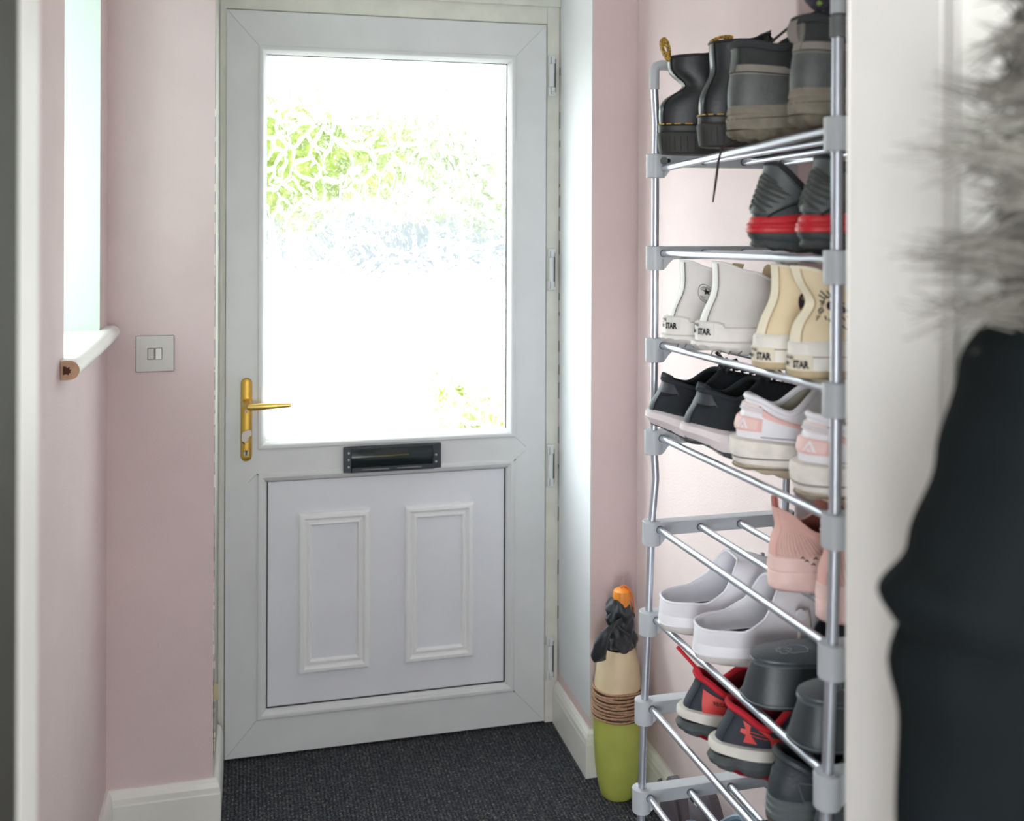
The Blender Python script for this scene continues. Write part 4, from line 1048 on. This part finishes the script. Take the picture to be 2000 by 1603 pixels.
# --- white clogs (sixth shelf)
wf = mat('white_foam', (236, 234, 240), .45, var=.02, vscale=30)
wfd = mat('dirty_white_foam', (206, 200, 198), .6, var=.08, vscale=50)
def clog(x, y, rz, label, strapped):
    s = Shoe(L=.262, wh=.039, wb=.052, xc0=.002, xc1=.128, wc=.0405, zh=.060, zm=.060, zf=.100, zb=.028, b=.003, h1=.3, h2=.3, pinch=-.001, th=.06, va=.055, vd=-.004, p=.60, pc=.55)
    s.top = lambda u: (lambda c, sn, t: Vector((s.xc0+t*(s.xc1-s.xc0), -math.copysign((s.wc+.007*smooth(.3, .6, t))*abs(sn)**(.74-.30*smooth(0, .5, t)), sn), .058+.002*smooth(0, .3, t)+.018*smooth(.45, .8, t)+.046*smooth(.72, 1, t))))(math.cos(2*pi*u), math.sin(2*pi*u), (1-math.cos(2*pi*u))/2)
    r = shoe_root('clog', x, y, 6, rz, label, 'clog', 'white foam clogs')
    s.upper(wf, r, name='clog_body'); s.lining(wf, r, zi=.034, m2=mat('white_footbed', (238, 236, 240), .6, var=.02, vscale=60)); s.collar(wf, r, .0022, 'rim')
    s.sole(wf, r, .016, .034, [(0, .002), (.5, .0025), (1, .001)], 'sidewall', rock=(0, .010))
    s.sole(wfd, r, 0, .018, [(0, -.006), (.25, -.001), (.8, .0018), (1, .0016)], 'outsole', rock=(.004, .020))
    MB().tube([s.so(k/60, .0175, .0024) for k in range(60)], .0009, 5, closed=True).build('sole_line', wf, r)
    mb = MB()
    if strapped:
        for P, q in (([(.040, .010), (.046, .007), (.050, .002)], .0008), ([(.072, .006), (.080, -.001), (.092, -.003)], .0007), ([(.078, -.001), (.082, -.006)], .0006)):
            mb.tube([(a, b_, .0345) for a, b_ in P], q, 5)
        mb.build('grass_debris', mat('dark_debris', (70, 62, 58), .9), r)
        # back strap swung forward and hanging on the camera side
        rows = []
        for k in range(12):
            t = k/11; xx = .150+.004*t; zz = .096-.056*t; yy = -.060-.006*math.sin(t*pi)
            rows.append([(xx-.011, yy, zz), (xx-.009, yy-.0035, zz), (xx+.009, yy-.0035, zz), (xx+.011, yy, zz), (xx+.009, yy+.002, zz), (xx-.009, yy+.002, zz)])
        MB().grid(rows, cu=True, cap0=True, cap1=True).build('strap', mat('pinkish_white_foam', (222, 212, 210), .6), r)
        MB().tube([(.147, -.062, .092), (.147, -.068, .092)], .008, 16).build('strap_button', wf, r)
        for zz in (.062, .070, .078): MB().tube([(.147, -.0648, zz), (.147, -.0668, zz)], .0011, 8).build('strap_hole', gap, r)
    else:
        MB().tube([(.125, -.015, .0345), (.127, -.013, .0345)], .001, 5).build('grass_debris', mat('dark_debris', (70, 62, 58), .9), r)
    rr = random.Random(9)
    for k in range(5):
        p = s.S(.5+(k-2)*.035, .55+.1*(k % 2), .0010); MB().tube([p-Vector((.003, 0, 0)), p+Vector((.003, 0, -.001))], .0042, 10).build('vent_hole', mat('vent_shade', (196, 194, 200), .8), r)
    return r
clog(.738, -1.222, -.10, 'white foam clog nearest the door on the sixth tier', False)
clog(.742, -1.352, -.14, 'white foam clog with its strap swung forward, bits of grass inside', True)

# --- black platform sandals (sixth shelf, near end)
bp_ = mat('black_foam_platform', (50, 56, 60), .42, var=.06, vscale=40, bump=.1, bscale=200)
def sandal(x, y, rz, label):
    s = Shoe(L=.262, wh=.042, wb=.051, p=.66)
    r = shoe_root('platform_sandal', x, y, 6, rz, label, 'sandal', 'black platform sandals')
    s.sole(bp_, r, .004, .058, [(0, .014), (.5, .008), (1, .000)], 'platform', rock=(0, .012))
    s.sole(mat('black_edge_rubber', (34, 36, 40), .5), r, 0, .0055, [(0, .006), (1, .016)], 'outsole', rock=(0, .012))
    s.sole(mat('black_footbed', (74, 80, 84), .38, var=.08, vscale=50, bump=.15, bscale=300), r, .058, .069, [(0, .001), (.12, .0035), (.35, .0035), (.48, .0012), (.58, .0026), (.82, .0022), (1, -.004)], 'footbed_edge', zt=[(0, 0), (.5, -.004), (1, .004)])
    bead_ = mat('shiny_bead', (120, 128, 134), .25)
    MB().tube([s.so(k/60, .0585, .0022) for k in range(60)], .0009, 5, closed=True).build('piping', bead_, r)
    MB().tube([s.so(k/60, .0088, .0150) for k in range(60)], .0008, 5, closed=True).build('piping', bead_, r)
    # outline emblem on the heel of the footbed
    ln = mat('embossed_line', (150, 158, 164), .4); zf_ = .0698
    em = [[(.062, -.012), (.078, -.012), (.083, -.004), (.083, .006), (.074, .012), (.060, .012), (.052, .006)], [(.052, .006), (.050, .010), (.045, .010), (.044, .004), (.038, .006), (.035, .0), (.040, -.004), (.038, -.010), (.046, -.012), (.050, -.007), (.056, -.012), (.062, -.012)], [(.048, -.002), (.056, -.004), (.060, .002), (.054, .006)]]
    for P in em: MB().tube([(a, b_, zf_-.0005) for a, b_ in P], .0006, 5).build('emblem_line', ln, r)
    # broad band over the foot
    rows = []
    for i in range(13):
        a = pi*i/12; rows.append([(xx, -.047*math.cos(a), .046+.058*math.sin(a)**.8) for xx in (.120, .135, .16, .19, .205)])
    o = MB().grid(rows).build('strap', mat('black_strap', (30, 33, 38), .6), r); md = o.modifiers.new('s', 'SOLIDIFY'); md.thickness = .004; md.offset = 0
    return r
sandal(.762, -1.508, -.02, 'black platform sandal with emblem on the footbed, beside the white clogs')
sandal(.762, -1.640, .02, 'black platform sandal directly behind the near rack post')

# --- red and black trail trainers (seventh shelf)
def bow(cx=0, cy=0, k=1):
    # the crossed-letter mark: two flared arcs joined by thin oval loops
    P = []
    for sg in (1, -1):
        c = sg*.5
        P.append([(c-.28, .42), (c+.30, .42), (c+.10, .06), (c-.10, .06)])
        P.append([(c-.10, .10), (c+.10, .10), (c+.10, -.10), (c-.10, -.10)])
        P.append([(c-.10, -.06), (c+.10, -.06), (c+.28, -.46), (c-.26, -.46)])
        P.append([(c-sg*-.06, .12), (c+sg*.42, .06), (c+sg*.42, -.10), (c-sg*-.06, -.14)])
    n = 16
    for i in range(n):
        a, b_ = 2*pi*i/n, 2*pi*(i+1)/n
        P.append([(.5*math.cos(a), .13*math.sin(a)), (.5*math.cos(b_), .13*math.sin(b_)), (.47*math.cos(b_), .085*math.sin(b_)), (.47*math.cos(a), .085*math.sin(a))])
    return P
navy = mat('navy_grey_mesh', (42, 48, 58), .7, bump=.25, bscale=400, var=.08, vscale=40)
redf = mat('red_fabric', (196, 24, 44), .75, bump=.2, bscale=400)
logo_red = mat('red_print', (214, 60, 56), .5)
def trail(x, y, rz, label, patch):
    s = Shoe(L=.265, wh=.036, wb=.049, xc0=.022, xc1=.120, wc=.032, zh=.109, zm=.082, zf=.110, zb=.050, b=.003, h1=.35, h2=.35, pinch=.004, th=.045, va=.06, vd=.012, p=.68)
    r = shoe_root('trail_shoe', x, y, 7, rz, label, 'trainer', 'red and black trail trainers')
    s.upper(navy, r); s.lining(mat('dark_red_lining', (120, 18, 30), .9), r, zi=.06, m2=mat('dark_insole', (60, 30, 34), .9)); s.collar(redf, r, .0052, 'red_collar')
    s.sole(mat('grey_white_foam', (214, 210, 202), .6, var=.06, vscale=30), r, .032, .054, [(0, .003), (.2, .010), (.7, .0095), (.95, .007), (1, .001)], 'midsole', rock=(.010, .02), zt=[(0, .004), (.3, -.003), (1, 0)])
    s.sole(mat('grey_lug_rubber', (74, 78, 80), .8, bump=.4, bscale=80, var=.15, vscale=50), r, .004, .038, [(0, -.003), (.3, .008), (.6, .0115), (1, .006)], 'lugged_outsole', rock=(.010, .022), wave=lambda u, t: .0085*max(0, math.sin(u*76))*(1 if t < .9 else 0))
    s.sole(mat('red_tread', (150, 24, 40), .7), r, 0, .007, [(0, -.006), (.6, .001), (1, .0015)], 'red_tread', rock=(.016, .024), zt=[(0, .014), (.12, .006), (.3, 0), (.75, 0), (1, .02)], wave=lambda u, t: .0035*(math.sin(u*100) > 0))
    s.line([(.045, .05), (.05, .5), (.06, .85)], .0009, mat('navy_seam', (26, 30, 40), .8), r)
    if patch:
        rp = s.patch([(.10, .10), (.235, .04), (.235, .50), (.085, .72)], logo_red, r, 'red_panel', .0018, 12, 8)
        s.text('RECORD', .165, .40, .0085, ink, rp, off=.003, asp=1.1, bold=.02)
        s.text('3', .215, .24, .0075, ink, rp, off=.003, bold=.02)
    else:
        s.poly(bow(), .165, .46, .034, logo_red, r, 'crossed_logo', off=.0018, sh=-.12)
    s.tongue(redf, r, .03, .018, -.02, th=.012)
    p = s.S(.5, .96, .006); MB().tube([p+Vector((-.02, -.014, .004)), p+Vector((-.012, -.016, .018)), p+Vector((.01, -.012, .020)), p+Vector((.02, .01, .014)), p+Vector((0, .018, .018)), p+Vector((-.014, .012, .006))], .005, 8).build('red_lace', redf, r)
    s.laces(redf, r, 5, du=.05)
    if patch:
        p = s.top(.06); MB().tube([p, p+Vector((-.004, .004, .010)), p+Vector((-.020, .020, .026)), p+Vector((-.030, .034, .036))], [.004, .003, .003, .003], 8).build('heel_loop', redf, r)
    return r
trail(.752, -1.286, -.12, 'black and red trail trainer with a lettered red side panel', True)
trail(.754, -1.402, -.10, 'black and red trail trainer with a red crossed logo on its side', False)
# --- charcoal walking shoes at the near end
def walker(x, y, shelf, rz, label, m1, m2, m3, group, dz=0, tilt=0, zh=.104):
    s = Shoe(L=.262, wh=.037, wb=.049, xc0=.012, xc1=.118, wc=.034, zh=zh, zm=zh-.022, zf=zh+.004, zb=.044, b=.004, h1=.4, h2=.3, pinch=.003, th=.045, va=.06, vd=.015)
    r = shoe_root('walking_shoe', x, y, shelf, rz, label, 'shoe', group, dz=dz, tilt=tilt)
    s.upper(m1, r); s.lining(blk_in, r); s.collar(m1, r, .0062)
    s.sole(m2, r, .016, .050, [(0, .004), (.25, .0055), (.32, .0035), (.6, .005), (.66, .0035), (.9, .004), (1, .001)], 'midsole', rock=(.004, .018))
    s.sole(m3, r, 0, .020, [(0, -.003), (.4, .004), (1, .005)], 'outsole', rock=(.006, .02), wave=lambda u, t: .003*(math.sin(u*130) > .2))
    s.patch([(-.12, .05), (.12, .05), (.10, .62), (-.10, .62)], m1, r, 'heel_counter', .0016, 14, 8)
    s.line([(.12, .05), (.11, .5), (.2, .58), (.32, .5)], .0008, mat('pale_stitch', (110, 112, 112), .8), r)
    s.tongue(m1, r, .03, .016, -.016, th=.01); s.laces(blk_in, r, 5)
    return r
ch = mat('charcoal_leather', (50, 56, 62), .5, bump=.2, bscale=200, var=.1, vscale=40)
g1 = mat('grey_foam', (92, 98, 100), .6); g2 = mat('grey_brown_tread', (84, 76, 70), .9, bump=.4, bscale=100, var=.2, vscale=60)
walker(.764, -1.556, 7, -.03, 'charcoal walking shoe with grey sole, beside the red-logo trainer', ch, g1, g2, 'charcoal walking shoes')
walker(.768, -1.668, 7, .02, 'charcoal walking shoe behind the near rack post', ch, g1, g2, 'charcoal walking shoes')
bl = mat('slate_blue_leather', (120, 142, 160), .5, bump=.15, bscale=200, var=.06, vscale=30)
gr = mat('warm_grey_leather', (96, 98, 96), .6, var=.08, vscale=30)
walker(.775, -1.225, 9, -.1, 'slate blue walking shoe on the lowest visible tier', bl, g1, g2, 'walking shoes on the ninth tier', zh=.128)
walker(.775, -1.335, 9, -.1, 'warm grey walking shoe next to the slate blue one', gr, g1, g2, 'walking shoes on the ninth tier', zh=.128)
walker(.780, -1.475, 8, 0, 'black walking shoe low beside the rack post, mostly under the charcoal one', mat('black_suede', (30, 31, 33), .85, var=.15, vscale=40), blk_rub, blk_rub, 'black shoes on the eighth tier')
walker(.790, -1.600, 8, 0, 'black walking shoe at the bottom edge, nearest the rack post', mat('black_suede', (30, 31, 33), .85, var=.15, vscale=40), blk_rub, blk_rub, 'black shoes on the eighth tier')
# slippers leaning against the wall behind the rack
sl = mat('grey_slipper_felt', (92, 86, 92), .9, bump=.3, bscale=300)
for k, (x, y, z, lab) in enumerate(((1.005, -.66, .150, 'dark grey slipper leaning on the wall, peeping over the low tier nearer the door'), (1.005, -.83, .225, 'dark grey slipper leaning on the wall, the taller rounded tip'))):
    t = empty('slipper', (x, y, 0), label=lab, cat='slipper', group='slippers leaning on the wall')
    h = z+.03; rows = []
    for th in (-.014, -.010, .010, .014):
        kk = .93 if abs(th) > .012 else 1
        r_ = []
        for j in range(40):
            a = 2*pi*j/40; c, sn = math.cos(a), math.sin(a); wv = .046*(1+.1*sn)
            r_.append((.004+th+.03*(1-(.5+.5*sn)), wv*kk*c, h/2+h/2*kk*math.copysign(abs(sn)**.8, sn)))
        rows.append(r_)
    MB().grid(rows, cu=True, cap0=True, cap1=True).build('slipper_sole', sl, t)
    rows = [[(-.016-.022*math.sin(pi*i/8)+.03*(1-zz/h)*.9, -.044*math.cos(pi*i/8), zz) for i in range(9)] for zz in (h*.45, h*.6, h*.75, h*.88)]
    o = MB().grid(rows).build('slipper_upper', sl, t); md = o.modifiers.new('s', 'SOLIDIFY'); md.thickness = .003

# ------------------------------------------------------------------ coat hanging by the doorway
rng = random.Random(11)
coat = empty('coat', (.60, -2.25, 0), label='black coat with a grey fur-trimmed hood hanging at the right edge', cat='coat')
cw = mat('black_wool', (9, 15, 17), .95, bump=.3, bscale=350, spec=.2, var=.12, vscale=12)
def col(rows, name, m, n=1):
    return MB().grid(rows, cu=True, cap0=True, cap1=True).build(name, m, coat, sub=n)
def cone_rows(keys, seg=28, steps=34, amp=.006, ph=0):
    rows = []
    for i in range(steps+1):
        z = keys[0][0]+(keys[-1][0]-keys[0][0])*i/steps
        v = []
        for c_ in range(1, len(keys[0])): v.append(lerpt([(-k[0], k[c_]) for k in keys] if keys[0][0] > keys[-1][0] else [(k[0], k[c_]) for k in keys], -z if keys[0][0] > keys[-1][0] else z))
        cx, cy, rx, ry = v
        rows.append([(cx+(rx+amp*math.sin(3*a+z*9+ph))*math.cos(a), cy+(ry+amp*math.sin(4*a-z*7+ph))*math.sin(a), z) for a in [2*pi*j/seg for j in range(seg)]])
    return rows
# keys: z, centre x, centre y, half width, half depth (relative to the coat root)
COAT_SLEEVE = [(1.44, .015, .0, .044, .04), (1.373, -.017, .0, .045, .045), (1.305, -.032, .0, .048, .045), (1.239, -.053, .0, .050, .045), (1.200, -.079, -.004, .051, .048), (1.182, -.074, -.002, .042, .038), (1.172, -.070, .0, .026, .022)]
COAT_CUFF = [(1.205, -.068, .0, .040, .032), (1.172, -.076, -.001, .047, .040), (1.138, -.068, -.003, .044, .042), (1.07, -.071, -.003, .044, .043), (.9, -.070, -.003, .045, .045), (.6, -.068, -.003, .047, .045)]
COAT_BODY = [(1.45, .06, .03, .05, .045), (1.35, .055, .03, .075, .055), (1.2, .049, -.02, .088, .05), (1.1, .042, -.035, .104, .05), (.9, .03, -.04, .125, .055), (.6, .02, -.04, .13, .06)]
#COATKEYS#
col(cone_rows(COAT_BODY), 'body', cw)
def slant(rows, k): return [[(x, y, z+k*(x+.075)+.25*k*y) for x, y, z in r] for r in rows]
col(slant(cone_rows(COAT_SLEEVE, ph=1, amp=.003), -.35), 'upper_sleeve', cw)
col(cone_rows(COAT_CUFF, ph=2, amp=.004), 'lower_sleeve', cw)
fur = mat('grey_fur', (122, 119, 111), .85, var=.25, vscale=12, col2=(80, 76, 69))
hood = col(cone_rows([(1.64, .03, -.01, .02, .02), (1.61, .028, -.01, .034, .04), (1.55, .022, -.01, .040, .045), (1.47, .014, -.01, .038, .045), (1.41, .012, 0, .034, .04), (1.38, .015, .01, .02, .03)], amp=.008), 'hood', mat('grey_fur_base', (98, 96, 90), .95, col2=(64, 61, 56), vscale=16, bump=1, bscale=90), 1)
mb = MB()
FC = Vector((.018, -.01, 0))
for k in range(1900):
    z = rng.uniform(1.38, 1.66); a = rng.uniform(0, 2*pi); R_ = .036*math.sqrt(max(.05, 1-((z-1.515)/.16)**2))
    p = Vector((FC.x+R_*math.cos(a), FC.y+R_*math.sin(a), z)); d = Vector((math.cos(a), math.sin(a), rng.uniform(-.9, .5))).normalized()
    Ln = rng.uniform(.014, .034)*(1.0 if rng.random() > .07 else 1.6); g = Vector((rng.uniform(-.3, .3), rng.uniform(-.3, .3), rng.uniform(-.9, .1)))
    P = [p, p+d*Ln*.5+g*Ln*.12, p+d*Ln+g*Ln*.5]
    mb.tube(P, [.0013, .0010, .0002], 3, caps=False)
# longer drifting tufts on the left of the hood
for k in range(16):
    z = 1.40+.0135*k+rng.uniform(-.006, .006); n = rng.randint(14, 30); tip = Vector((rng.uniform(-.125, -.075) if k != 7 else -.142, rng.uniform(-.02, .02), z+rng.uniform(-.03, .02)))
    for j in range(n):
        p = Vector((FC.x-.040+rng.uniform(-.01, .01), FC.y+rng.uniform(-.03, .02), z+rng.uniform(-.014, .014)))
        e = tip+Vector((rng.uniform(0, .05), rng.uniform(-.01, .01), rng.uniform(-.008, .008))); m_ = (p+e)/2+Vector((0, 0, .012*math.sin(k)+rng.uniform(-.004, .004)))
        mb.tube([p, (p+m_)/2+Vector((0, 0, .003)), m_, e], [.0012, .0010, .0007, .0002], 3, caps=False)
tagset(mb.build('fur_trim', fur, coat, fixn=False), kind='stuff')
hk = empty('coat_hook', (.74, -2.102, 1.72), label='small metal coat hook on the wall behind the fur hood', cat='hook')
MB().tube([(0, -.002, 0), (0, -.012, 0)], .02, 18).build('hook_plate', steel2, hk)
MB().tube([(0, -.01, 0), (0, -.05, -.01), (0, -.07, .01), (0, -.07, .03)], .005, 8).build('hook_arm', steel2, hk)
